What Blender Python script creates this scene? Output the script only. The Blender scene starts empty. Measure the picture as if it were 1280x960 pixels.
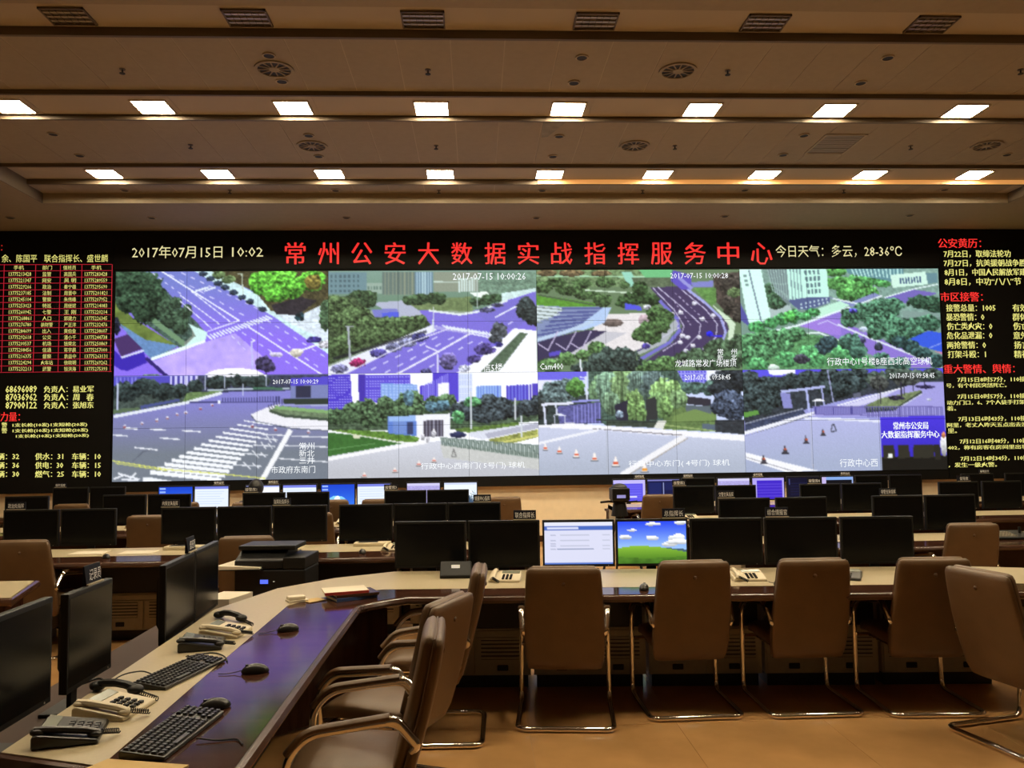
import bpy, bmesh, math, random
import numpy as np
from mathutils import Vector, Matrix

random.seed(7)
RNG = np.random.RandomState(11)
scn = bpy.context.scene
COL = scn.collection

# ------------------------------------------------------------------ camera
YAW, PITCH, ROLL, FPX, CAMZ = .0448, .0666, -.0131, 1036., 1.73
_cy, _sy, _cp, _sp = math.cos(YAW), math.sin(YAW), math.cos(PITCH), math.sin(PITCH)
FWD = Vector((_sy*_cp, _cy*_cp, _sp)); _r = Vector((_cy, -_sy, 0)); _u = _r.cross(FWD)
RIGHT = math.cos(ROLL)*_r + math.sin(ROLL)*_u
UP = -math.sin(ROLL)*_r + math.cos(ROLL)*_u
cam_data = bpy.data.cameras.new('camera')
cam_data.sensor_fit = 'HORIZONTAL'; cam_data.sensor_width = 36; cam_data.lens = 36*FPX/1280
cam_data.clip_start = .05; cam_data.clip_end = 100
cam = bpy.data.objects.new('camera', cam_data); COL.objects.link(cam)
m = Matrix((RIGHT, UP, -FWD)).transposed().to_4x4(); m.translation = Vector((0, 0, CAMZ))
cam.matrix_world = m
scn.camera = cam

# ------------------------------------------------------------------ world and exposure
world = bpy.data.worlds.new('world'); scn.world = world; world.use_nodes = True
world.node_tree.nodes['Background'].inputs[0].default_value = (.9, .75, .55, 1)
world.node_tree.nodes['Background'].inputs[1].default_value = .02
vs = scn.view_settings
vs.view_transform = 'Standard'; vs.look = 'None'; vs.gamma = 1; vs.use_curve_mapping = False
vs.exposure = 0.0
LAMP_COL = (1.0, .84, .58)
LAMP_POWER = 110.0
SCREEN_GAIN = 1.12

def cam_ray(px, py):
    return (px-640)/FPX*RIGHT + (480-py)/FPX*UP + FWD
def on_wall(px, py, Y):
    """point of the vertical plane Y seen at a photo coordinate (used to lay out the flat print of the wall displays)"""
    d = cam_ray(px, py); t = Y/d.y
    return t*d.x, CAMZ + t*d.z

# ------------------------------------------------------------------ materials
MATS = {}
def mat(name, col, rough=.5, metal=0., spec=.5, coat=0., noise=None, emit=None, bump=None):
    """principled material; noise = (scale, amount[, stretch]) varies the colour, bump = (scale, strength)"""
    if name in MATS: return MATS[name]
    M = bpy.data.materials.new(name); M.use_nodes = True; nt = M.node_tree
    b = nt.nodes['Principled BSDF']
    b.inputs['Base Color'].default_value = (*col, 1); b.inputs['Roughness'].default_value = rough
    b.inputs['Metallic'].default_value = metal; b.inputs['Specular IOR Level'].default_value = spec
    b.inputs['Coat Weight'].default_value = coat; b.inputs['Coat Roughness'].default_value = .08
    if noise or bump:
        tc = nt.nodes.new('ShaderNodeTexCoord')
    if noise:
        mp = nt.nodes.new('ShaderNodeMapping'); nt.links.new(tc.outputs['Object'], mp.inputs[0])
        if len(noise) > 2: mp.inputs['Scale'].default_value = noise[2]
        n = nt.nodes.new('ShaderNodeTexNoise'); n.inputs['Scale'].default_value = noise[0]; n.inputs['Detail'].default_value = 5
        nt.links.new(mp.outputs[0], n.inputs['Vector'])
        r = nt.nodes.new('ShaderNodeValToRGB'); a = noise[1]
        r.color_ramp.elements[0].position = .3; r.color_ramp.elements[1].position = .7
        r.color_ramp.elements[0].color = (*[c*(1-a) for c in col], 1)
        r.color_ramp.elements[1].color = (*[min(1, c*(1+a)) for c in col], 1)
        nt.links.new(n.outputs['Fac'], r.inputs[0]); nt.links.new(r.outputs[0], b.inputs['Base Color'])
    if bump:
        n2 = nt.nodes.new('ShaderNodeTexNoise'); n2.inputs['Scale'].default_value = bump[0]; n2.inputs['Detail'].default_value = 3
        nt.links.new(tc.outputs['Object'], n2.inputs['Vector'])
        bp = nt.nodes.new('ShaderNodeBump'); bp.inputs['Strength'].default_value = bump[1]; bp.inputs['Distance'].default_value = .01
        nt.links.new(n2.outputs['Fac'], bp.inputs['Height']); nt.links.new(bp.outputs[0], b.inputs['Normal'])
    if emit:
        b.inputs['Emission Color'].default_value = (*emit[0], 1); b.inputs['Emission Strength'].default_value = emit[1]
    MATS[name] = M
    return M
def picture_mat(name, gain):
    M = bpy.data.materials.new(name); M.use_nodes = True; nt = M.node_tree
    b = nt.nodes['Principled BSDF']; b.inputs['Base Color'].default_value = (.004, .004, .005, 1); b.inputs['Roughness'].default_value = .5; b.inputs['Specular IOR Level'].default_value = .15
    a = nt.nodes.new('ShaderNodeAttribute'); a.attribute_name = 'Col'
    nt.links.new(a.outputs['Color'], b.inputs['Emission Color']); b.inputs['Emission Strength'].default_value = gain
    return M
def lin(c):
    c = np.asarray(c, float)/255
    return np.where(c <= .04045, c/12.92, ((c+.055)/1.055)**2.4)

M_LEATHER = mat('tan_leather', (.135, .074, .031), .44, noise=(7, .1), bump=(180, .12))
M_LEATHER_SEAM = mat('leather_piping', (.10, .05, .02), .5)
M_CHROME = mat('chrome', (.82, .78, .72), .10, metal=1.)
M_BEIGE = mat('beige_laminate', (.46, .38, .235), .38, noise=(60, .04))
M_WOOD = mat('dark_wood', (.05, .02, .012),   .10, spec=.23, noise=(3, .35, (1, 9, 1)))
M_WOODEDGE = mat('dark_wood_edge', (.065, .028, .015), .25, coat=.1, noise=(3, .3, (1, 9, 1)))
M_BLACK = mat('black_plastic', (.008, .0075, .007), .45, spec=.35)
M_BLACK_SATIN = mat('black_satin', (.02, .018, .016), .3)
M_SCREEN_OFF = mat('dark_screen', (.004, .004, .004), .22, spec=.2)
M_CREAM = mat('cream_plastic', (.62, .53, .36), .42)
M_CREAM2 = mat('cream_keys', (.42, .36, .25), .5)
M_LCD = mat('grey_lcd', (.16, .17, .12), .25)
M_CAB = mat('cabinet_grey', (.36, .31, .22), .45, noise=(20, .06))
M_CABDARK = mat('cabinet_dark', (.012, .010, .009), .5)
M_WALL = mat('beige_wall', (.86, .71, .49), .6, noise=(8, .04))
M_WALLBACK = mat('wall_panel_brown', (.13, .085, .045), .6, noise=(5, .1))
M_CEIL = mat('ceiling_tile', (.33, .262, .172), .75, noise=(14, .04))
M_CEILB = mat('ceiling_strip', (.43, .34, .225), .7)
M_CEILT = mat('ceiling_trim', (.12, .085, .052), .6)
M_FLOOR = mat('floor_tile', (.50, .27, .10), .22, noise=(2.2, .16), coat=.15)
M_GROUT = mat('floor_grout', (.40, .215, .08), .6)
M_DARKHOLE = mat('dark_opening', (.015, .012, .01), .7)
M_PAPER = mat('white_paper', (.72, .64, .50), .7)
M_WHITE = mat('white_mark', (.8, .8, .8), .5, emit=((1, 1, 1), .25))
M_RED = mat('red_cover', (.55, .06, .04), .5)
M_BLUE = mat('blue_cover', (.05, .09, .22), .5)
M_MANILA = mat('manila_paper', (.62, .42, .16), .7)
M_SHELF = mat('equipment_shelf', (.07, .042, .03), .65, spec=.2)
M_LAMP = mat('lamp_diffuser', (.9, .9, .9), .5, emit=(LAMP_COL, LAMP_POWER))
M_COVE = mat('cove_light', (.4, .2, .08), .5, emit=((1.0, .45, .12), .55))
M_LED = mat('led_face', (.005, .0045, .004), .6, spec=.2)
M_LEDRED = mat('led_red', (.05, .01, .01), .5, emit=(tuple(lin((255, 52, 48))), 1.0))
M_LEDYEL = mat('led_yellow', (.05, .05, .02), .5, emit=(tuple(lin((238, 232, 130))), .95))
M_LEDPALE = mat('led_pale', (.05, .05, .03), .5, emit=(tuple(lin((236, 226, 168))), .95))
M_LEDGRID = mat('led_grid', (.05, .01, .01), .5, emit=(tuple(lin((200, 30, 52))), .9))
M_CAPTION = mat('caption_white', (.1, .1, .1), .5, emit=((.9, .95, 1.0), 1.0))
M_PLATE = mat('plate_black', (.006, .006, .012), .6, spec=.2)
M_PLATETXT = mat('plate_lettering', (.95, .95, .95), .5)
M_BLUELCD = mat('blue_lcd', (.02, .03, .1), .4, emit=((.10, .16, .9), 1.2))
M_WHITEGLOW = mat('white_tag_glow', (.8, .78, .7), .5, emit=((1, .95, .8), .4))  # glow added to the plain white tag and the printer button
M_PIC = picture_mat('picture', SCREEN_GAIN)

# ------------------------------------------------------------------ mesh helpers
class MB:
    def __init__(s): s.v = []; s.f = []
    def add(s, vs, fs):
        o = len(s.v); s.v += [tuple(v) for v in vs]; s.f += [tuple(i+o for i in f) for f in fs]; return s
    def box(s, x0, x1, y0, y1, z0, z1):
        return s.add([(x0,y0,z0),(x1,y0,z0),(x1,y1,z0),(x0,y1,z0),(x0,y0,z1),(x1,y0,z1),(x1,y1,z1),(x0,y1,z1)],
                     [(0,3,2,1),(4,5,6,7),(0,1,5,4),(1,2,6,5),(2,3,7,6),(3,0,4,7)])
    def prism(s, poly, z0, z1):
        n = len(poly)
        a = sum(poly[i][0]*poly[(i+1) % n][1]-poly[(i+1) % n][0]*poly[i][1] for i in range(n))
        if a < 0: poly = poly[::-1]
        return s.add([(x,y,z0) for x,y in poly]+[(x,y,z1) for x,y in poly],
                     [tuple(range(n-1,-1,-1)), tuple(range(n,2*n))]+[(i,(i+1)%n,n+(i+1)%n,n+i) for i in range(n)])
    def xprism(s, prof, x0, x1):
        """profile in (y,z) swept along x"""
        n = len(prof)
        a = sum(prof[i][0]*prof[(i+1) % n][1]-prof[(i+1) % n][0]*prof[i][1] for i in range(n))
        if a < 0: prof = prof[::-1]
        return s.add([(x0,y,z) for y,z in prof]+[(x1,y,z) for y,z in prof],
                     [tuple(range(n-1,-1,-1)), tuple(range(n,2*n))]+[(i,(i+1)%n,n+(i+1)%n,n+i) for i in range(n)])
    def cyl(s, cx, cy, z0, z1, r, n=20, r1=None):
        r1 = r if r1 is None else r1
        a = [2*math.pi*i/n for i in range(n)]
        return s.add([(cx+r*math.cos(t), cy+r*math.sin(t), z0) for t in a]+[(cx+r1*math.cos(t), cy+r1*math.sin(t), z1) for t in a],
                     [tuple(range(n-1,-1,-1)), tuple(range(n,2*n))]+[(i,(i+1)%n,n+(i+1)%n,n+i) for i in range(n)])
    def ring(s, cx, cy, z0, z1, ri, ro, n=28):
        a = [2*math.pi*i/n for i in range(n)]
        V = []
        for r, z in ((ri,z0),(ro,z0),(ro,z1),(ri,z1)): V += [(cx+r*math.cos(t), cy+r*math.sin(t), z) for t in a]
        F = []
        for k in range(4):
            for i in range(n): F.append((k*n+i, k*n+(i+1)%n, ((k+1)%4)*n+(i+1)%n, ((k+1)%4)*n+i))
        return s.add(V, F)
    def tube(s, pts, r, n=10, flat=1.0, closed=False):
        P = [Vector(p) for p in pts]; N = len(P); rings = []
        T = []
        for i in range(N):
            a = P[max(i-1,0)] if not closed else P[i-1]; b = P[min(i+1,N-1)] if not closed else P[(i+1) % N]
            T.append((b-a).normalized())
        ref = Vector((0,0,1)) if abs(T[0].z) < .9 else Vector((0,1,0))
        u = (ref - T[0]*ref.dot(T[0])).normalized(); V = []
        for i in range(N):
            u = (u - T[i]*u.dot(T[i])).normalized(); w = T[i].cross(u)
            for k in range(n):
                t = 2*math.pi*k/n
                V.append(P[i] + r*(math.cos(t)*flat*u + math.sin(t)*w))
        F = []
        for i in range(N-1 if not closed else N):
            j = (i+1) % N
            for k in range(n): F.append((i*n+k, i*n+(k+1)%n, j*n+(k+1)%n, j*n+k))
        if not closed: F += [tuple(range(n-1,-1,-1)), tuple((N-1)*n+k for k in range(n))]
        return s.add(V, F)
    def slab(s, secs, n=28, e=.42):
        """padded slab: secs = (y, z, ny, nz, halfwidth, halfthickness) rounded sections swept in the y-z plane"""
        V = []; F = []; N = len(secs)
        for (y,z,ny,nz,w,t) in secs:
            for k in range(n):
                a = 2*math.pi*k/n; c, d = math.cos(a), math.sin(a)
                x = w*math.copysign(abs(c)**e, c); q = t*math.copysign(abs(d)**e, d)
                V.append((x, y+q*ny, z+q*nz))
        for i in range(N-1):
            for k in range(n): F.append((i*n+k, i*n+(k+1)%n, (i+1)*n+(k+1)%n, (i+1)*n+k))
        F += [tuple(range(n-1,-1,-1)), tuple((N-1)*n+k for k in range(n))]
        return s.add(V, F)
    def ellipsoid(s, c, r, n=14, m=10, zmin=-1.):
        V = []; F = []
        for i in range(m+1):
            ph = -math.pi/2 + math.pi*i/m; zz = max(math.sin(ph), zmin)
            for k in range(n):
                t = 2*math.pi*k/n; V.append((c[0]+r[0]*math.cos(ph)*math.cos(t), c[1]+r[1]*math.cos(ph)*math.sin(t), c[2]+r[2]*zz))
        for i in range(m):
            for k in range(n): F.append((i*n+k, i*n+(k+1)%n, (i+1)*n+(k+1)%n, (i+1)*n+k))
        return s.add(V, F)
    def mesh(s, name, smooth=False, bevel=0, segs=2, autosmooth=40, fixn=False):
        me = bpy.data.meshes.new(name); me.from_pydata(s.v, [], s.f)
        bm = bmesh.new(); bm.from_mesh(me)
        if bevel:
            bmesh.ops.bevel(bm, geom=[e for e in bm.edges if e.calc_face_angle(0) > .5], offset=bevel, segments=segs, affect='EDGES', profile=.5, clamp_overlap=True)
        if fixn or smooth: bmesh.ops.recalc_face_normals(bm, faces=bm.faces)
        if smooth:
            for f in bm.faces: f.smooth = True
            for e in bm.edges:
                if e.calc_face_angle(0) > math.radians(autosmooth): e.smooth = False
        bm.to_mesh(me); bm.free(); me.update()
        return me
    def build(s, name, material, parent=None, **kw):
        return link(name, s.mesh(name, **kw), material, parent)

def link(name, me, material, parent=None):
    if material is not None and not me.materials: me.materials.append(material)
    o = bpy.data.objects.new(name, me); COL.objects.link(o)
    if parent is not None: o.parent = parent
    return o
def tag(o, label, cat, group=None, kind=None):
    if label: o['label'] = label
    if cat: o['category'] = cat
    if group: o['group'] = group
    if kind: o['kind'] = kind
    return o
def thing(name, label, cat, loc=(0,0,0), rz=0., group=None):
    o = bpy.data.objects.new(name, None); COL.objects.link(o)
    o.empty_display_size = .05
    o.location = loc; o.rotation_euler = (0, 0, rz)
    return tag(o, label, cat, group)
def copy_tree(o, parent=None):
    c = o.copy(); COL.objects.link(c); c.parent = parent
    for ch in list(o.children): copy_tree(ch, c)
    return c
def struct(o):
    o['kind'] = 'structure'; return o
def fillet(pts, r, n=6):
    P = [Vector(p) for p in pts]; out = [P[0]]
    for i in range(1, len(P)-1):
        a = (P[i-1]-P[i]); b = (P[i+1]-P[i]); q = min(r, a.length*.48, b.length*.48)
        A = P[i]+a.normalized()*q; B = P[i]+b.normalized()*q
        for k in range(n+1):
            t = k/n; out.append((1-t)**2*A + 2*t*(1-t)*P[i] + t*t*B)
    out.append(P[-1]); return out
ORD = ['first','second','third','fourth','fifth','sixth','seventh','eighth','ninth','tenth','eleventh','twelfth','thirteenth',
       'fourteenth','fifteenth','sixteenth','seventeenth','eighteenth','nineteenth','twentieth','twenty-first','twenty-second']

_textcache = {}
def text_geo(s, spacing=1.0):
    key = (s, spacing)
    if key not in _textcache:
        cu = bpy.data.curves.new('lettering', 'FONT'); cu.body = s; cu.resolution_u = 1; cu.space_character = spacing
        o = bpy.data.objects.new('lettering', cu); COL.objects.link(o)
        dg = bpy.context.evaluated_depsgraph_get(); dg.update()
        me = bpy.data.meshes.new_from_object(o.evaluated_get(dg))
        v = np.zeros(len(me.vertices)*3); me.vertices.foreach_get('co', v); v = v.reshape(-1, 3)
        f = [tuple(p.vertices) for p in me.polygons]
        bpy.data.objects.remove(o); bpy.data.curves.remove(cu); bpy.data.meshes.remove(me)
        _textcache[key] = (v, f)
    return _textcache[key]
def text_plane(name, s, x0, z0, x1, z1, y, material, parent, spacing=1.0, bold=0.):
    """flat lettering fitted to a rectangle of the x-z plane at depth y, readable from -y"""
    v, f = text_geo(s, spacing)
    if not len(v): return None
    lo = v.min(0); hi = v.max(0); d = np.maximum(hi-lo, 1e-6)
    X = x0+(v[:,0]-lo[0])/d[0]*(x1-x0); Z = z0+(v[:,1]-lo[1])/d[1]*(z1-z0)
    V = []; F = []
    offs = [(0,0)] if not bold else [(-bold,0),(bold,0)]
    for i,(ox,oz) in enumerate(offs):
        o = len(V); V += [(a+ox, y-.0004*i, b+oz) for a,b in zip(X,Z)]; F += [tuple(k+o for k in p) for p in f]
    mb = MB(); mb.v = V; mb.f = F
    return mb.build(name, material, parent)

# ================================================================== the room
WX0, WX1, WY0, WY1 = -8.7, 10.7, -4.2, 14.12      # inner faces of the walls
HC, HC3, HS = 5.53, 5.46, 5.31                    # ceiling heights: main field, last field, soffit
floor = struct(MB().box(WX0-.1, WX1+.1, WY0-.1, WY1+.1, -.12, -.004).build('floor', M_GROUT))
_ft = MB().box(.001, .899, .001, .899, -.004, 0).mesh('floor_tile'); _ft.materials.append(M_FLOOR)
for i in range(17):
    for j in range(16):
        o = link('floor_tile', _ft, None, floor); o.location = (-6.9+.9*i, -.3+.9*j, 0)
o = MB().box(WX0, -6.9, WY0, WY1, -.004, 0).box(8.4, WX1, WY0, WY1, -.004, 0).box(-6.9, 8.4, WY0, -.3, -.004, 0).build('floor_border', M_FLOOR, floor)
struct(MB().box(WX0-.15, WX1+.15, WY1, WY1+.15, 0, 5.9).build('wall_front', M_WALL))
struct(MB().box(WX0-.15, WX0, WY0, WY1, 0, 5.9).build('wall_left', M_WALLBACK))
struct(MB().box(WX1, WX1+.15, WY0, WY1, 0, 5.9).build('wall_right', M_WALLBACK))
struct(MB().box(WX0-.15, WX1+.15, WY0-.15, WY0, 0, 5.9).build('wall_back', M_WALLBACK))
struct(MB().box(WX0, WX1, WY1-.015, WY1, 0, .1).build('baseboard_front', M_WOOD))

# ceiling: a slab carrying separate panels, dropped strips with the lamps, trims and soffits
SX0, SX1, SY = -6.38, 8.35, 12.37
ceiling = struct(MB().box(WX0-.15, WX1+.15, WY0-.15, WY1+.15, 5.60, 5.75).build('ceiling', M_CEILB))
LS, LX0 = 1.5674, -.4639                          # lamp spacing and one lamp centre
PW = LS/3
xp0 = LX0 - PW/2 - PW*11
NP = 28
def panel_row(y0, y1, z, name='ceiling_panel', mtl=None, gap=.006, step=1):
    me = MB().box(gap, PW*step-gap, y0+.004, y1-.004, z, z+.03).mesh(name); me.materials.append(mtl or M_CEIL)
    for i in range(0, NP, step):
        x = xp0+PW*i
        o = link(name, me, None, ceiling); o.location = (x, 0, 0)
    MB().box(SX0, SX1, y0, y1, z+.004, z+.02).build('panel_backing', M_CEILB, ceiling)
for a, b in ((-4.2,-2.65),(-2.1,-.3),(.25,2.0),(2.55,4.35),(4.9,7.08)):
    MB().box(SX0, SX1, a, b, HC, HC+.03).build('ceiling_field', M_CEIL, ceiling)
for a, b in ((-2.65,-2.1),(-.3,.25),(2.0,2.55),(4.35,4.9),(7.08,7.475)):
    MB().box(SX0, SX1, a, b, HC, HC+.03).build('lamp_strip', M_CEILB, ceiling)
panel_row(7.52, 8.85, HC)
panel_row(9.0-.11, 9.525, HC, 'strip_panel', M_CEILB, .0025, 3)
panel_row(9.565, 11.235, HC)
panel_row(11.275, 11.905, HC, 'strip_panel', M_CEILB, .0025, 3)
panel_row(11.95, SY, HC3)
k = 0
def ctrim(y0, y1, z0, z1, mtl=M_CEILT):
    global k
    k += 1
    return struct(MB().box(SX0, SX1, y0, y1, z0, z1).build('trim_%d' % k, mtl))
for y, h in ((7.488,.075),(8.85,.05),(9.538,.055),(11.235,.045)):
    ctrim(y, y+.035, HC-h, HC+.06)
ctrim(7.475, 7.488, HC+.01, HC+.06, M_DARKHOLE); ctrim(9.525, 9.538, HC+.01, HC+.06, M_DARKHOLE)
ctrim(11.912, 11.95, HC3-.002, HC+.06)
ctrim(11.905, 11.912, HC+.01, HC+.06, M_DARKHOLE)
# soffits along the display wall and both side walls
struct(MB().box(SX0, SX1, SY, WY1, HS, HS+.28).build('ceiling_soffit_front', M_CEIL))
struct(MB().box(WX0, SX0, WY0, WY1, HS, HS+.28).build('ceiling_soffit_left', M_CEIL))
struct(MB().box(SX1, WX1, WY0, WY1, HS, HS+.28).build('ceiling_soffit_right', M_CEIL))

ctrim(SY-.012, SY-.001, HS-.001, HC3, M_CEIL)
for xa, xb in ((SX0+.001, SX0+.014), (SX1-.014, SX1-.001)):
    k += 1
    struct(MB().box(xa, xb, WY0, SY-.013, HS-.001, HC).build('trim_%d' % k, M_CEILT))

# square lamps
def lamp(name, label, x, y, z, mtl, group, w=.365, d=.355):
    t = thing(name, label, 'light', (x, y, z), group=group)
    fr = MB()
    for a in ((-w/2-.02,w/2+.02,-d/2-.02,-d/2),(-w/2-.02,w/2+.02,d/2,d/2+.02),(-w/2-.02,-w/2,-d/2,d/2),(w/2,w/2+.02,-d/2,d/2)):
        fr.box(*a, -.012, .0)
    fr.build('frame', M_CEILB, t)
    MB().box(-w/2, w/2, -d/2, d/2, -.008, -.001).build('diffuser', mtl, t)
    return t
for i in range(9):
    lamp('ceiling_lamp', 'lit square ceiling lamp, %s from the left in the nearer lit row' % ORD[i], LX0+LS*(i-3), 9.30, HC, M_LAMP, 'lit ceiling lamps, nearer row')
for i in range(9):
    lamp('ceiling_lamp', 'lit square ceiling lamp, %s from the left in the row by the display wall' % ORD[i], LX0+LS*(i-3), 11.66, HC, M_LAMP, 'lit ceiling lamps, farther row')
for i in range(9):
    lamp('ceiling_lamp', 'lit square ceiling lamp, %s in the row over the near chairs' % ORD[i], LX0+LS*(i-3), 4.62, HC, M_LAMP, 'lit ceiling lamps over the near chairs')
# unlit louvred lamps nearest the camera
for i in range(7):
    t = thing('louvre_lamp', 'unlit louvred ceiling lamp, %s from the left in the nearest row' % ORD[i], 'light', (LX0+.03+LS*(i-2), 7.275, HC), group='unlit louvred lamps')
    w, d = .39, .30
    MB().box(-w/2, w/2, -d/2, d/2, -.004, -.001).build('backing', mat('louvre_back', (.16,.12,.08), .35, metal=.3), t)
    fr = MB()
    for a in ((-w/2,w/2,-d/2,-d/2+.015),(-w/2,w/2,d/2-.015,d/2),(-w/2,-w/2+.015,-d/2,d/2),(w/2-.015,w/2,-d/2,d/2)): fr.box(*a, -.02, -.004)
    fr.build('frame', M_CEILT, t)
    for q in (-.075, 0, .075):
        MB().box(-w/2+.015, w/2-.015, q-.012, q+.012, -.016, -.005).build('louvre', mat('louvre_fin', (.40,.31,.21), .3, metal=.5), t)
    for q in (-.12,-.06,0,.06,.12):
        MB().box(q-.002, q+.002, -d/2+.015, d/2-.015, -.018, -.005).build('louvre_rib', M_CEILT, t)
# round air diffusers
for i, (x, y) in enumerate([(-2.01,8.31),(2.14,8.29),(-2.06,10.53),(2.11,10.49),(6.8,10.45)]):
    t = thing('air_diffuser', 'round slotted air diffuser in the ceiling, %s' % ['nearer left one','nearer right one','far left one','far middle one','far right one'][i], 'vent', (x, y, HC), group='round ceiling air diffusers')
    MB().cyl(0, 0, -.004, -.001, .17, 32).build('cavity', M_DARKHOLE, t)
    MB().ring(0, 0, -.016, -.001, .165, .195, 36).build('rim', M_CEIL, t)
    MB().cyl(0, 0, -.014, -.004, .055, 20).build('hub', M_CEIL, t)
    for q in range(12):
        a = 2*math.pi*q/12
        c, s = math.cos(a), math.sin(a); px, py = -s*.006, c*.006
        MB().prism([(c*.05+px,s*.05+py),(c*.05-px,s*.05-py),(c*.168-px,s*.168-py),(c*.168+px,s*.168+py)], -.012, -.004).build('spoke', M_CEIL, t)
# small recessed downlights (off) and sprinklers
def downlight(x, y, z, label):
    t = thing('downlight', label, 'light', (x, y, z), group='small unlit downlights')
    MB().cyl(0, 0, -.010, -.001, .052, 16).build('well', M_DARKHOLE, t)
    MB().ring(0, 0, -.014, -.001, .052, .066, 18).build('rim', M_CEILB, t)
for i, (x, y) in enumerate([(-1.99,8.01),(-2.0,8.6),(1.1,8.0),(1.09,8.59),(4.2,7.96),(4.2,8.55)]):
    downlight(x, y, HC, 'small dark downlight in the nearer panel field, %s of the %s pair' % (['closer','farther'][i % 2], ['left','middle','right'][i//2]))
for i, (x, y) in enumerate([(-5.12,10.14),(-5.16,10.91),(-2.03,10.16),(-2.05,10.92),(1.09,10.16),(1.08,10.9),(4.2,10.1),(4.2,10.82),(7.3,10.79)]):
    downlight(x, y, HC, 'small dark downlight in the second panel field, %s of the %s pair' % (['closer','farther'][i % 2], ['far left','left','middle','right','far right'][i//2]))
for i, (x, y) in enumerate([(-5.11,12.2),(-2.04,12.2),(1.04,12.2),(4.12,12.18),(7.21,12.15)]):
    downlight(x, y, HC3, 'small dark downlight in the narrow last panel field, %s from the left' % ORD[i])
for i, (x, y) in enumerate([(-7.27,13.16),(-5.09,13.17),(-2.03,13.18),(1.02,13.2),(4.09,13.11),(7.15,13.07)]):
    downlight(x, y, HS, 'small dark downlight in the soffit above the displays, %s from the left' % ORD[i])
def sprinkler(x, y, z, label):
    t = thing('sprinkler', label, 'sprinkler', (x, y, z), group='ceiling sprinklers')
    MB().cyl(0, 0, -.008, -.001, .03, 14).build('escutcheon', M_CEILT, t)
    MB().cyl(0, 0, -.045, -.008, .008, 8).build('stem', M_DARKHOLE, t)
    MB().cyl(0, 0, -.050, -.045, .028, 12).build('deflector', M_DARKHOLE, t)
for i, (x, y) in enumerate([(-3.54,8.34),(-.45,8.31),(2.66,8.28),(5.75,8.21),(-3.59,10.51),(-.47,10.51),(2.64,10.49),(5.78,10.47)]):
    sprinkler(x, y, HC, 'small dark sprinkler head in the %s panel field, %s from the left' % (['nearer','second'][i//4], ORD[i % 4]))
for i, (x, y) in enumerate([(-3.59,12.2),(-.51,12.2),(2.56,12.2),(5.65,12.18)]):
    sprinkler(x, y, HC3, 'small dark sprinkler head in the narrow last panel field, %s from the left' % ORD[i])
# access hatch, darker panel corner, cove strip
t = thing('access_hatch', 'square framed grille hatch in the ceiling, right of the middle', 'hatch', (4.74, 10.42, HC))
MB().box(-.25, .25, -.34, .34, -.004, -.001).build('grille_face', mat('hatch_grey', (.26,.22,.17), .6), t)
fr = MB()
for a in ((-.27,.27,-.36,-.335),(-.27,.27,.335,.36),(-.27,-.245,-.335,.335),(.245,.27,-.335,.335)): fr.box(*a, -.012, -.001)
fr.build('frame', M_CEILB, t)
for q in range(9): MB().box(-.245, .245, -.30+.075*q-.008, -.30+.075*q+.008, -.009, -.004).build('slat', mat('hatch_grey', (.26,.22,.17)), t)
MB().prism([(.845,9.60),(.87,10.22),(.95,10.18),(1.10,9.78),(1.13,9.60)], HC-.003, HC-.0005).build('dark_panel_corner', mat('dark_panel_patch', (.26,.23,.17), .8, noise=(9,.2)), ceiling)  # thin patch, a little darker than the panels around it
tag(MB().box(.95, SX1, 11.898, 11.911, HC3+.002, HC-.003).build('cove_strip', M_COVE), 'thin orange lit cove strip along the right half of the ceiling step', 'light')

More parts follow.
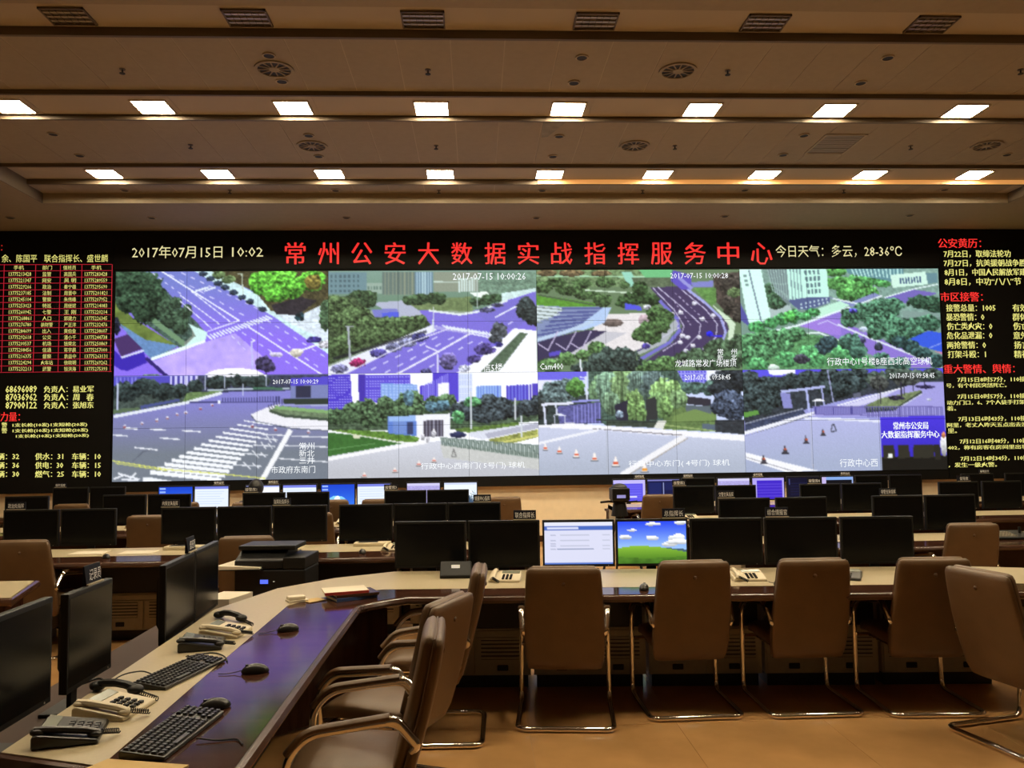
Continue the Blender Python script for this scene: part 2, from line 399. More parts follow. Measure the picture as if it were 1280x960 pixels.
# ================================================================== pictures painted cell by cell (what the displays show)
_noise_base = RNG.rand(64, 64)
def vnoise(x, y, s):
    x = x/s; y = y/s
    xi = np.floor(x).astype(int); yi = np.floor(y).astype(int); fx = x-xi; fy = y-yi
    g = lambda a, b: _noise_base[a % 64, b % 64]
    return (g(xi,yi)*(1-fx)+g(xi+1,yi)*fx)*(1-fy)+(g(xi,yi+1)*(1-fx)+g(xi+1,yi+1)*fx)*fy
class Canvas:
    def __init__(s, W, H, u0, v0, u1, v1, bg):
        s.W, s.H = W, H
        u = u0+(np.arange(W)+.5)/W*(u1-u0); v = v0+(np.arange(H)+.5)/H*(v1-v0)
        s.U, s.V = np.meshgrid(u, v); s.C = np.zeros((H, W, 3)); s.C[:] = bg; s.px = (u1-u0)/W
    def put(s, mask, col, a=1.0):
        s.C[mask] = s.C[mask]*(1-a)+np.array(col, float)*a; return s
    def inside(s, P):
        m = np.zeros(s.U.shape, bool); n = len(P)
        for i in range(n):
            (x0,y0),(x1,y1) = P[i], P[(i+1) % n]
            if y0 == y1: continue
            c = ((y0 > s.V) != (y1 > s.V)) & (s.U < (x1-x0)*(s.V-y0)/(y1-y0)+x0)
            m ^= c
        return m
    def poly(s, P, col, a=1.0, tex=0., ts=14):
        m = s.inside(P)
        if tex:
            n = (vnoise(s.U, s.V*1.3, ts)+vnoise(s.U+99, s.V*1.3, ts/2.3)-1)[m][:, None]
            s.C[m] = s.C[m]*(1-a)+np.clip(np.array(col, float)*(1+tex*n), 0, 255)*a
            return s
        return s.put(m, col, a)
    def grad(s, P, c0, c1, v0, v1):
        m = s.inside(P); t = np.clip((s.V[m]-v0)/(v1-v0), 0, 1)[:, None]
        s.C[m] = np.array(c0, float)*(1-t)+np.array(c1, float)*t; return s
    def line(s, pts, w, col, a=1.0):
        w = max(w, s.px*1.05)
        for (x0,y0),(x1,y1) in zip(pts[:-1], pts[1:]):
            dx, dy = x1-x0, y1-y0; L = math.hypot(dx, dy) or 1
            t = ((s.U-x0)*dx+(s.V-y0)*dy)/L; d = np.abs((s.U-x0)*dy-(s.V-y0)*dx)/L
            s.put((t >= -w*.3) & (t <= L+w*.3) & (d <= w/2), col, a)
        return s
    def dash(s, p0, p1, n, w, col, fr=.4):
        for i in range(n):
            a = (i+.1)/n; b = a+fr/n
            s.line([(p0[0]+(p1[0]-p0[0])*a, p0[1]+(p1[1]-p0[1])*a), (p0[0]+(p1[0]-p0[0])*b, p0[1]+(p1[1]-p0[1])*b)], w, col)
        return s
    def blob(s, cx, cy, rx, ry, col, tex=.9, rag=.5, ts=16):
        q = ((s.U-cx)/rx)**2+((s.V-cy)/ry)**2
        n = vnoise(s.U+cx, s.V+cy, ts)
        m = q+rag*(n-.5)*1.6 < 1
        if not m.any(): return s
        k = (vnoise(s.U*1.1+31, s.V*1.4, ts*.9)*.55+vnoise(s.U+7, s.V, ts*.42)*.45)[m]
        sh = 1-.32*np.clip((s.V[m]-cy)/ry, -1, 1)
        f = (.9+tex*(k-.5)*1.9)*sh
        s.C[m] = np.clip(np.array(col, float)*f[:, None], 0, 255); return s
    def blobs(s, L, col, **k):
        for b in L: s.blob(*b, col, **k)
        return s
    def stripes(s, P, Q, n, w, col):
        """n bars joining the polylines P (start, end) and Q (start, end)"""
        for i in range(n):
            t = i/(n-1)
            s.line([(P[0][0]+(P[1][0]-P[0][0])*t, P[0][1]+(P[1][1]-P[0][1])*t), (Q[0][0]+(Q[1][0]-Q[0][0])*t, Q[0][1]+(Q[1][1]-Q[0][1])*t)], w if not callable(w) else w(t), col)
        return s
    def grid(s, P, nx, ny, w, col, fx=.5, fy=.55):
        """windows inside a quad P (tl, tr, br, bl)"""
        P = [np.array(p, float) for p in P]
        for i in range(nx):
            for j in range(ny):
                def q(a, b): return tuple((P[0]*(1-a)+P[1]*a)*(1-b)+(P[3]*(1-a)+P[2]*a)*b)
                a0 = (i+.5-fx/2)/nx; a1 = (i+.5+fx/2)/nx; b0 = (j+.5-fy/2)/ny; b1 = (j+.5+fy/2)/ny
                s.poly([q(a0,b0),q(a1,b0),q(a1,b1),q(a0,b1)], col)
        return s
def soften(C, seed):
    P = np.pad(C, ((1,1),(1,1),(0,0)), mode='edge')
    B = sum(P[i:i+C.shape[0], j:j+C.shape[1]]*w for i, j, w in ((1,1,.5),(0,1,.09),(2,1,.09),(1,0,.09),(1,2,.09),(0,0,.035),(0,2,.035),(2,0,.035),(2,2,.035)))
    n = np.random.RandomState(seed).randn(*C.shape[:2], 1)
    return np.clip(B*(1+.012*n), 0, 255)
def picture_mesh(name, C, x0, x1, z0, z1, y):
    """one flat grid of cells coloured from an array C (rows from the top)"""
    H, W = C.shape[:2]
    xs = np.linspace(x0, x1, W); zs = np.linspace(z1, z0, H)
    X, Z = np.meshgrid(xs, zs); v = np.stack([X, np.full_like(X, y), Z], -1).reshape(-1, 3)
    i = np.arange(H*W).reshape(H, W)
    f = np.stack([i[:-1,:-1], i[1:,:-1], i[1:,1:], i[:-1,1:]], -1).reshape(-1, 4)
    me = bpy.data.meshes.new(name)
    me.vertices.add(len(v)); me.vertices.foreach_set('co', v.ravel())
    me.loops.add(f.size); me.loops.foreach_set('vertex_index', f.ravel().astype(np.int32))
    me.polygons.add(len(f)); me.polygons.foreach_set('loop_start', np.arange(0, f.size, 4, dtype=np.int32)); me.polygons.foreach_set('loop_total', np.full(len(f), 4, dtype=np.int32))
    me.update(calc_edges=True)
    at = me.color_attributes.new('Col', 'FLOAT_COLOR', 'POINT')
    c = np.ones((H*W, 4)); c[:, :3] = lin(C.reshape(-1, 3)); at.data.foreach_set('color', c.ravel())
    me.materials.append(M_PIC)
    return me
WHT = (240, 245, 255); VIO = (128, 108, 225)
def feed_canvas(k):
    ox, oy, s, x0, y0, x1, y1 = [(140,334,4.706,144,339,409,467),(404,334,4.776,409,338,667,466),(662,332,4.848,667,337,921,464),(916,330,4.848,921,336,1176,463),
        (140,464,4.706,142,467,410,600),(404,464,4.741,410,466,669,598),(664,462,4.812,669,464,925,595),(920,458,4.812,925,463,1181,591)][k]
    return Canvas(243, 122, (x0-ox)*s, (y0-oy)*s, (x1-ox)*s, (y1-oy)*s, (128,128,200))
def feed0():
    c = feed_canvas(0)
    c.grad([(0,0),(1280,0),(1280,640),(0,640)], (118,128,205), (140,112,238), 100, 420)
    c.poly([(480,25),(600,25),(1280,400),(1280,520),(940,290)], (205,235,240), tex=.15)
    c.poly([(900,200),(1280,190),(1280,450),(1000,310)], (215,228,240), tex=.2)
    c.poly([(570,20),(1280,20),(1280,200),(1090,290),(930,260),(840,150)], (74,70,48), tex=.6)
    c.blobs([(620,45,40,25),(680,75,40,25)], (96,120,80))
    c.blobs([(860,95,60,70),(980,60,100,50),(1000,120,110,80),(950,165,70,40),(1070,120,60,60),(1170,80,80,60)], (96,176,62), tex=1.0)
    c.blob(1180,90,50,45,(130,120,60)); c.poly([(930,225),(1100,180),(1200,200),(1090,285),(960,280)], (48,44,52), tex=.4)
    c.blobs([(1250,300,40,80),(1250,230,30,30)], (80,110,80))
    for x,y in ((660,120),(710,150),(760,180),(810,205),(880,250),(620,95),(575,70),(530,40)): c.blob(x,y,26,16,(52,66,84),ts=8)
    c.blob(1098,296,30,26,(40,66,76)); c.blob(1180,425,42,20,(70,60,150)); c.blob(1240,455,34,24,(225,225,240))
    c.poly([(15,20),(190,20),(330,150),(560,390),(440,460),(390,462),(60,230),(15,190)], (70,92,84), tex=.7)
    c.poly([(15,185),(130,300),(390,458),(240,535),(15,300)], (104,124,62), tex=.25, ts=40)
    c.poly([(40,320),(200,420),(390,455),(240,535),(170,470)], (104,140,190), tex=.15)
    c.blobs([(90,100,130,90),(200,110,100,80),(110,210,90,60),(200,240,100,90),(260,180,70,70)], (52,74,56), tex=1.)
    c.blobs([(310,250,50,60),(380,310,65,60),(330,300,50,50),(400,350,45,40),(440,255,30,38),(370,210,40,35)], (62,84,66))
    c.line([(250,315),(425,445)], 30, (112,146,112)); c.line([(430,445),(480,400),(470,340)], 14, (128,140,130))
    c.poly([(450,330),(560,380),(545,440),(240,540),(240,520),(430,455),(490,400)], (205,240,236))
    c.line([(240,530),(545,432)], 16, (235,248,250))
    c.poly([(240,545),(560,432),(720,385),(920,550),(840,610),(560,636),(330,636)], (186,166,252), tex=.12, ts=60)
    c.stripes([(560,398),(900,290)], [(585,418),(935,305)], 20, 9, (230,240,250))
    c.line([(560,375),(745,315)], 6, WHT); c.line([(290,25),(745,315)], 8, WHT); c.line([(800,350),(1235,632)], 8, WHT)
    c.line([(460,140),(690,320)], 4, WHT); c.line([(400,165),(630,335)], 5, WHT); c.line([(400,200),(585,360)], 4, WHT)
    for a,b,n in (((400,30),(880,260),9),((330,40),(800,300),8),((230,30),(420,170),5),((900,310),(1268,540),7),((860,345),(1230,600),7),((700,400),(800,500),3),((760,380),(1110,610),7)): c.dash(a,b,n,6,(215,215,250))
    c.line([(490,140),(560,120)], 12, (225,235,245)); c.line([(540,140),(600,120)], 10, (220,230,245))
    c.blob(1080,500,38,24,(235,230,215),tex=.3); c.line([(1100,490),(1200,455)], 10, WHT); c.blob(960,510,40,14,(225,220,250),tex=.3)
    c.blob(720,636,180,50,(240,240,252),tex=.1,rag=.05); c.blob(720,650,110,30,(70,84,66)); c.blob(240,640,60,28,(90,110,100))
    c.poly([(15,415),(95,388),(185,470),(60,515)], (74,52,104)); c.poly([(15,470),(62,520),(188,478),(212,550),(100,596),(60,590),(15,560)], (62,44,176))
    c.line([(65,520),(188,482)], 12, (210,215,245)); c.line([(210,528),(340,640)], 20, (52,40,112)); c.blob(30,340,25,50,(40,44,60))
    c.line([(815,440),(838,428)], 8, WHT); c.line([(818,440),(828,592)], 9, (190,190,235)); c.line([(735,40),(758,42),(766,160)], 7, (190,205,190))
    c.blobs([(890,560,52,40),(915,580,40,30)], (66,60,96)); c.line([(905,580),(905,632)], 6, (50,40,80))
    return c.C
def feed1():
    c = feed_canvas(1); c.C[:] = (150,165,150)
    c.grad([(0,0),(1280,0),(1280,260),(0,260)], (128,158,146), (110,140,120), 20, 200)
    c.poly([(20,30),(250,30),(250,160),(20,160)], (112,142,150)); c.grid([(30,40),(215,40),(215,155),(30,155)], 7, 4, 1, (82,104,112))
    c.poly([(250,95),(345,95),(345,160),(250,160)], (150,172,160)); c.grid([(255,105),(340,105),(340,145),(255,145)], 5, 1, 1, (100,126,116))
    c.poly([(345,28),(540,28),(540,165),(345,165)], (104,122,116)); c.stripes([(360,30),(520,30)], [(360,165),(520,165)], 8, 7, (140,150,130))
    c.poly([(535,28),(640,28),(640,165),(535,165)], (112,140,160)); c.stripes([(548,30),(630,30)], [(548,165),(630,165)], 6, 8, (176,205,214))
    c.poly([(650,28),(910,28),(910,150),(650,150)], (140,150,134)); c.stripes([(800,85),(905,75)], [(800,150),(905,145)], 8, 7, (205,225,222))
    c.line([(650,90),(790,92)], 8, (195,215,205)); c.line([(790,75),(915,70)], 8, (200,222,215))
    c.poly([(910,28),(1250,28),(1250,140),(910,180)], (112,140,122), tex=.4)
    c.poly([(470,200),(870,180),(880,270),(560,260)], (112,132,90), tex=.25); c.poly([(280,215),(470,200),(560,262),(600,300),(440,300)], (176,182,205))
    c.poly([(860,155),(960,150),(990,185),(900,190)], (235,245,240)); c.poly([(1050,160),(1250,130),(1250,200),(1050,210)], (205,230,230), tex=.15)
    c.poly([(560,262),(640,262),(820,285),(1060,210),(1250,150),(1250,640),(60,640),(620,335)], (124,112,214))
    c.poly([(1060,205),(1190,200),(1250,150),(1250,260),(1130,380),(960,330),(900,290)], (120,112,205))
    c.line([(620,262),(800,288),(900,272),(1080,205)], 12, (225,235,240)); c.blobs([(960,262,50,14),(1020,232,36,12)], (84,84,120))
    c.blobs([(230,175,90,40),(560,195,70,35),(660,190,60,38),(500,200,40,28),(250,215,60,30)], (64,86,60)); c.blobs([(900,210,40,28),(960,200,40,30),(1010,190,40,26)], (66,92,66))
    c.poly([(280,255),(430,248),(440,280),(420,312),(300,300)], (122,126,200)); c.poly([(340,275),(440,268),(440,300),(345,315)], (84,96,220))
    c.poly([(20,170),(180,180),(300,300),(440,310),(580,300),(630,345),(560,380),(300,470),(20,580)], (74,92,64), tex=.7)
    c.blobs([(90,230,90,60),(180,290,90,60),(90,330,80,60),(250,350,80,60),(380,350,90,55),(500,340,80,45),(560,330,60,40),(300,410,90,50),(180,420,80,50),(90,470,70,70),(420,400,70,40)], (78,100,66), tex=1.)
    c.poly([(20,590),(640,345),(700,360),(100,640),(20,640)], (228,232,248)); c.line([(60,540),(600,385)], 16, (30,30,44), .7)
    for x,y,col in ((90,600,(120,120,160)),(200,565,(170,50,110)),(320,510,(84,78,150)),(410,475,(120,124,160)),(490,450,(130,134,170)),(560,420,(66,66,120))): c.blob(x,y,50,26,col,ts=10)
    c.poly([(640,350),(980,400),(970,420),(640,370)], (165,160,225)); c.stripes([(700,350),(975,395)], [(735,372),(1000,415)], 14, 9, (225,232,245))
    c.line([(430,632),(670,505),(860,400)], 10, (236,238,250)); c.line([(860,400),(980,425)], 6, WHT); c.line([(1010,305),(1170,220)], 8, WHT); c.line([(100,640),(500,450),(720,375)], 7, (220,220,245))
    for a,b,n in (((270,610),(700,400),6),((350,630),(800,400),6),((560,630),(900,430),6),((900,470),(1200,270),5)): c.dash(a,b,n,7,(216,216,250))
    c.line([(665,500),(668,640)], 10, (215,215,240)); c.line([(600,472),(665,500)], 8, (225,225,245)); c.line([(645,240),(642,390)], 7, (210,220,225)); c.line([(142,352),(155,550)], 12, (170,176,190)); c.line([(130,352),(175,352)], 8, (170,176,190)); c.line([(905,90),(905,250)], 5, (190,205,205))
    c.poly([(1120,370),(1250,385),(1250,640),(760,640),(900,560)], (246,248,255)); c.poly([(1150,395),(1200,400),(1030,620),(920,625)], (84,104,84), tex=.3)
    c.blobs([(1190,260,55,70),(1230,300,50,60),(1170,270,40,40)], (52,62,64)); c.blobs([(1030,385,52,50),(1010,430,40,30)], (78,84,92)); c.blobs([(940,490,50,36),(980,500,30,20),(880,550,44,24)], (84,74,140)); c.blob(730,560,50,48,(104,96,150)); c.blob(825,605,36,22,(200,205,230)); c.blob(600,620,34,18,(90,90,140)); c.blob(1025,465,26,18,(72,66,150))
    return c.C
def feed2():
    c = feed_canvas(2); c.C[:] = (104,128,96)
    c.poly([(0,20),(850,20),(700,130),(0,130)], (110,136,96), tex=.6); c.line([(0,62),(840,72)], 8, (170,215,180)); c.poly([(540,40),(600,40),(640,130),(580,130)], (150,210,190)); c.poly([(640,25),(850,25),(850,70),(700,90)], (112,190,130))
    c.poly([(600,75),(900,75),(900,135),(620,130)], (92,108,84), tex=.3)
    c.blobs([(90,45,60,22),(240,45,80,22),(420,48,60,20)], (110,96,70)); c.blobs([(60,130,60,40),(150,100,60,30),(300,110,60,30),(440,105,60,38),(230,150,90,32),(330,175,80,34),(420,215,60,40),(560,120,30,24)], (72,98,62), tex=1.)
    c.poly([(0,170),(380,230),(380,272),(220,266),(0,240)], (92,148,56), tex=.2); c.line([(40,180),(370,240)], 10, (76,96,70)); c.line([(320,150),(620,170)], 8, (205,225,205))
    c.blobs([(640,200,110,40),(560,225,60,34),(720,215,50,36),(650,140,46,44)], (58,84,52), tex=1.); c.poly([(555,230),(650,250),(660,275),(555,272)], (84,88,220)); c.blob(690,255,26,14,(205,210,225))
    c.poly([(420,300),(700,290),(720,480),(600,520),(200,540),(340,420)], (226,222,224), tex=.06); c.blob(480,350,62,24,(120,108,104),tex=.3,rag=.1); c.blob(670,335,34,34,(190,170,180),tex=.2,rag=.1)
    c.poly([(440,400),(560,410),(420,480),(200,560),(90,590),(240,510)], (196,196,205)); c.poly([(0,460),(330,390),(440,400),(240,520),(0,600)], (58,52,84))
    c.poly([(0,240),(180,250),(470,255),(430,340),(250,400),(0,470)], (128,142,182)); c.poly([(0,240),(190,258),(160,300),(0,350)], (205,220,226))
    c.stripes([(180,262),(30,420)], [(410,262),(300,380)], 7, 12, (84,92,150)); c.stripes([(10,250),(10,340)], [(190,270),(60,345)], 5, 7, (120,134,130))
    c.poly([(430,255),(475,255),(430,350),(300,395),(240,395)], (176,200,236)); c.line([(20,450),(200,400),(360,340)], 20, (184,205,230))
    for x in (90,200,290): c.line([(x-60,470),(x,510),(x+60,400)], 7, (196,186,220))
    c.poly([(95,525),(165,510),(170,535),(98,548)], (88,76,190))
    c.poly([(710,135),(920,130),(1000,200),(1160,330),(1180,400),(1100,480),(860,620),(640,600),(840,470),(900,370),(860,310)], (70,58,96))
    c.poly([(850,30),(960,60),(960,150),(900,150),(840,100)], (96,84,190)); c.poly([(960,105),(1100,95),(1090,135),(970,135)], (128,132,200)); c.line([(890,80),(960,140)], 20, (150,150,215))
    c.poly([(1090,60),(1260,40),(1260,340),(1200,330),(1110,230)], (74,66,62), tex=.6); c.poly([(970,140),(1110,140),(1110,230),(1080,250)], (96,140,76), tex=.3); c.poly([(1080,240),(1180,320),(1220,360),(1200,460),(1170,460),(1180,370)], (205,225,200))
    c.blobs([(1200,120,70,70),(1180,240,40,60),(1230,300,30,60)], (66,62,58)); c.blob(1220,170,40,30,(96,120,80))
    for P in ([(930,150),(1080,270),(1150,350),(1150,430)],[(900,150),(1040,270),(1110,360),(1100,440),(1020,510)],[(760,135),(880,240),(1010,360),(1000,420),(910,510)],[(730,140),(850,270),(910,370),(880,460),(780,520)]): c.line(P, 6, (205,200,230))
    c.line([(940,150),(1040,230),(1130,320),(1160,410),(1140,460)], 14, (160,165,225)); c.line([(770,220),(870,330),(880,400),(820,470),(640,570)], 20, (116,112,200)); c.dash((860,170),(1060,360),9,5,(190,180,215)); c.dash((840,200),(960,380),8,5,(180,170,205))
    for x,y in ((890,290),(975,235),(1085,310),(1020,330),(930,440),(885,470),(900,430),(915,520),(1000,440),(840,300),(960,490)): c.blob(x,y,16,12,(225,225,245),tex=.3,ts=8)
    c.blob(1062,420,20,16,(40,40,230),tex=.2); c.line([(1070,430),(1135,432)], 10, (60,50,220)); c.line([(760,450),(880,380)], 8, (196,196,220)); c.poly([(740,440),(860,330),(880,360),(800,470),(640,540),(620,530)], (186,188,205),.8)
    c.blobs([(740,300,56,50),(800,310,50,45),(770,370,60,50),(700,390,60,50),(640,420,50,45),(720,440,60,40)], (70,98,60), tex=1.); c.blob(675,490,26,16,(84,72,170)); c.line([(600,530),(690,490)], 8, (70,60,110))
    c.blobs([(100,600,80,40),(200,560,60,40),(300,540,50,32),(380,500,50,40),(690,610,70,40),(800,600,80,50)], (88,122,76), tex=1.); c.blobs([(500,580,150,90),(380,600,60,60),(300,620,70,40)], (58,72,68), tex=1.1)
    c.blobs([(1120,510,90,60),(1230,480,50,60),(980,550,60,46),(900,560,50,34),(1050,590,120,50),(1200,570,90,60)], (70,92,70), tex=1.); c.line([(280,565),(288,640)], 10, (230,235,245))
    return c.C
def feed3():
    c = feed_canvas(3); c.C[:] = (120,150,140)
    c.poly([(160,20),(1280,20),(1280,330),(160,330)], (128,160,150), tex=.25); c.poly([(190,150),(330,200),(340,300),(200,330)], (170,190,190))
    c.blobs([(220,160,60,50),(260,220,70,50),(240,250,50,30)], (70,104,78)); c.blobs([(620,50,70,30),(640,120,90,40),(740,150,110,50),(780,200,90,40),(830,180,50,40),(680,190,60,36)], (88,150,82), tex=.9)
    c.blobs([(760,85,60,22),(850,100,80,34),(910,125,50,22)], (84,150,86)); c.poly([(680,25),(1040,25),(1040,80),(960,110),(700,60)], (96,140,150)); c.stripes([(720,28),(1030,28)], [(740,75),(1030,90)], 14, 8, (185,230,225)); 
    c.poly([(960,70),(1180,50),(1190,130),(970,150)], (205,240,225)); c.grid([(1010,85),(1150,75),(1155,125),(1015,130)], 8, 1, 1, (62,84,120), .5, .8); c.poly([(1180,60),(1250,60),(1250,120),(1190,125)], (104,140,150))
    c.poly([(920,215),(1090,160),(1250,185),(1060,250)], (118,106,186)); c.line([(920,210),(1100,158),(1250,130)], 8, (220,240,240)); c.poly([(560,200),(720,270),(900,200),(860,180),(700,240)], (130,140,190)); c.line([(600,215),(760,250),(900,200)], 10, (215,230,235))
    c.poly([(20,30),(160,30),(210,330),(80,380),(60,300)], (214,250,242)); c.poly([(20,230),(60,310),(80,385),(20,340)], (84,84,160)); c.line([(85,40),(150,350)], 9, (112,130,150)); c.grid([(40,60),(80,60),(90,140),(50,140)],1,3,1,(120,150,150))
    c.poly([(190,30),(330,30),(345,220),(325,260),(250,180)], (112,130,134)); c.stripes([(200,30),(320,30)], [(230,170),(330,230)], 8, 6, (160,190,185)); c.poly([(320,30),(565,25),(575,210),(390,240),(330,215)], (196,244,230)); c.grid([(420,35),(525,30),(530,185),(440,195)], 4, 4, 1, (92,120,128), .55, .7)
    c.stripes([(340,30),(400,30)], [(350,220),(410,235)], 4, 7, (120,150,155)); c.poly([(320,225),(450,205),(580,205),(580,240),(440,285),(380,280)], (84,96,140)); c.grid([(390,240),(570,205),(580,245),(390,285)], 7, 2, 1, (190,215,225), .4, .5)
    c.poly([(430,300),(640,230),(700,255),(620,300),(500,330)], (190,235,214)); 
    c.poly([(370,375),(660,280),(720,290),(640,350),(1060,540),(1250,610),(1250,640),(1000,640),(790,545),(560,430)], (140,118,208)); c.poly([(380,380),(520,330),(640,350),(640,440),(560,430)], (160,128,222),.8); c.line([(30,450),(370,380),(700,270)], 12, (225,240,245)); c.line([(400,430),(500,420),(620,470)], 10, (220,240,235)); c.line([(625,375),(800,450),(1060,555),(1250,640)], 12, (215,225,240)); c.line([(500,370),(560,350),(620,380)], 5, (210,215,245))
    c.poly([(20,450),(300,400),(400,425),(520,440),(620,470),(780,560),(850,640),(20,640)], (88,140,92), tex=.5)
    c.blobs([(100,480,100,60),(200,450,100,55),(300,440,90,45),(360,430,60,40),(140,540,110,50),(250,500,90,40),(60,560,60,50)], (82,134,92), tex=1.1); c.blobs([(520,520,60,36),(560,480,60,40)], (60,84,92), tex=1.); c.blobs([(430,540,60,40),(640,550,70,50),(120,610,70,40),(300,580,70,50),(480,590,70,40),(740,600,90,45)], (90,160,104), tex=.8); c.blobs([(700,480,80,50),(740,530,60,50),(880,590,60,45),(980,610,90,35)], (72,110,96), tex=1.); c.blob(390,580,50,28,(70,70,84)); c.blob(220,630,36,20,(215,235,225),tex=.2)
    c.blobs([(120,385,50,36),(210,365,40,34),(280,340,50,38),(350,320,46,44),(470,300,50,26),(420,325,40,24)], (78,150,92), tex=.9); c.blob(330,325,40,36,(90,180,90))
    c.blobs([(700,350,56,40),(680,310,40,36),(800,300,90,60),(900,290,100,70),(960,260,80,44),(880,370,90,70),(960,390,80,80),(1000,450,90,60),(860,420,60,50)], (74,116,92), tex=1.1); c.blobs([(1150,240,100,44),(1230,260,60,50)], (60,92,72), tex=1.); c.poly([(1020,290),(1250,310),(1250,350),(1030,340)], (130,156,150)); c.blobs([(1080,380,70,50),(1180,370,80,50),(1100,420,60,30)], (72,112,90), tex=1.)
    c.poly([(1050,470),(1180,415),(1260,430),(1260,545),(1160,520)], (58,92,220)); c.line([(1180,520),(1260,490)], 5, (150,170,235)); c.poly([(1210,540),(1260,545),(1260,560)], (200,130,170)); c.blobs([(1060,510,60,40),(1130,550,70,34),(1220,600,50,40),(1000,480,50,40)], (56,84,84), tex=1.)
    c.blob(780,405,26,20,(200,215,240),tex=.3); c.blob(720,290,26,16,(92,88,210)); c.blob(870,510,24,24,(60,66,84)); c.blob(775,470,18,20,(66,66,100))
    return c.C
def feed4():
    c = feed_canvas(4); c.C[:] = (126,134,160)
    c.grad([(0,0),(1280,0),(1280,660),(0,660)], (132,130,205), (116,124,136), 170, 480)
    c.poly([(0,20),(1280,20),(1280,110),(0,130)], (60,64,88), tex=.5); c.poly([(0,20),(350,20),(350,70),(0,80)], (84,78,190)); c.stripes([(30,25),(140,25)], [(30,75),(140,75)], 6, 8, (130,130,225)); c.poly([(340,20),(500,20),(500,80),(340,80)], (205,205,250)); c.stripes([(360,22),(480,22)], [(360,80),(480,80)], 5, 14, (72,66,160)); c.poly([(560,16),(900,16),(900,30),(560,30)], (240,240,250))
    c.poly([(0,120),(440,110),(430,175),(0,245)], (66,78,74), tex=.5); c.blobs([(80,110,90,60),(200,80,80,50),(310,110,90,50),(400,110,60,40),(490,80,50,40),(620,60,80,40),(760,55,90,36),(860,60,70,40)], (50,62,62), tex=1.)
    c.poly([(440,120),(660,110),(440,180),(420,170)], (104,130,84), tex=.3); c.line([(20,258),(430,182),(640,125)], 18, (222,228,240)); c.poly([(10,215),(160,205),(170,220),(10,245)], (90,110,84)); c.poly([(170,195),(400,155),(400,170),(170,215)], (74,84,140)); c.line([(560,105),(1040,100)], 10, (176,190,205)); c.poly([(830,90),(1000,95),(1000,110),(830,106)], (70,110,90))
    c.stripes([(650,155),(980,150)], [(650,180),(980,180)], 22, 5, (60,60,110)); c.line([(460,178),(960,180)], 6, (70,70,120)); c.poly([(620,170),(640,170),(640,190),(620,190)], WHT)
    c.poly([(1050,50),(1275,50),(1275,165),(1050,165)], (120,128,180)); c.poly([(1050,40),(1275,30),(1275,80),(1050,85)], (84,74,200)); c.poly([(1080,85),(1165,85),(1165,160),(1080,160)], (48,50,74)); c.poly([(1005,165),(1275,165),(1275,200),(1010,195)], (48,58,52)); c.line([(1010,200),(1275,205)], 7, (170,176,215))
    c.poly([(815,255),(920,210),(1000,190),(940,240),(1275,300),(1275,355),(1050,335),(850,295)], (232,232,240)); c.poly([(920,230),(1000,205),(1275,240),(1275,300),(1000,265)], (110,130,100), tex=.3); c.line([(960,215),(1275,245)], 20, (130,170,112)); c.line([(930,235),(1010,265),(1270,292)], 16, (66,80,66)); c.line([(820,262),(850,298),(1050,340),(1275,356)], 5, (90,96,110)); c.stripes([(920,200),(1000,165)], [(925,225),(1000,190)], 6, 5, (60,60,90))
    c.stripes([(780,292),(240,585)], [(940,320),(640,635)], 14, lambda t: 7+17*t, (240,243,248)); c.poly([(190,612),(235,615),(400,645),(190,645)], (236,240,246)); c.line([(1045,355),(885,640)], 30, (238,240,244)); 
    for a,b in (((880,372),(1010,380)),((1055,385),(1275,395)),((1020,440),(1275,452)),((980,515),(1275,540))): c.line([a,b], 7, (225,228,236))
    for a,b in (((75,325),(150,332)),((230,335),(320,340)),((415,345),(520,352)),((10,365),(95,372)),((285,385),(400,396)),((140,440),(270,455))): c.line([a,b], 8, (232,236,244))
    c.line([(10,515),(330,570),(640,600),(900,630)], 6, (222,226,110)); c.line([(30,530),(330,578)], 5, (210,216,110))
    for x,y,w in ((925,402,50),(895,440,60),(850,490,66),(800,555,80)): c.line([(x-w,y-6),(x+w,y+4)], 7, (220,224,232)); c.line([(x-w*.3,y-22),(x+w*.2,y+20)], 7, (220,224,232)); c.line([(x+w*.4,y-14),(x+w*.8,y+16)], 7, (220,224,232))
    for a,b in (((25,620),(80,600)),((50,590),(170,625)),((110,625),(150,590)),((70,625),(160,630))): c.line([a,b], 11, (228,232,240))
    for x,y,r in ((80,318,14),(180,300,12),(268,285,12),(328,270,12),(385,250,10),(435,240,9),(828,325,14),(960,345,14),(1155,362,14),(590,195,8),(520,215,8)): c.blob(x,y,9,r,(205,205,225),tex=.4,ts=6); c.put((abs(c.U-x) < 7) & (abs(c.V-y-3) < 4), (150,80,90))
    for x,y0,y1 in ((548,20,105),(660,20,95),(768,70,140),(35,60,215),(905,0,85)): c.line([(x,y0),(x,y1)], 6, (196,205,235))
    c.line([(130,520),(190,465),(235,455)], 5, (92,98,112))
    return c.C
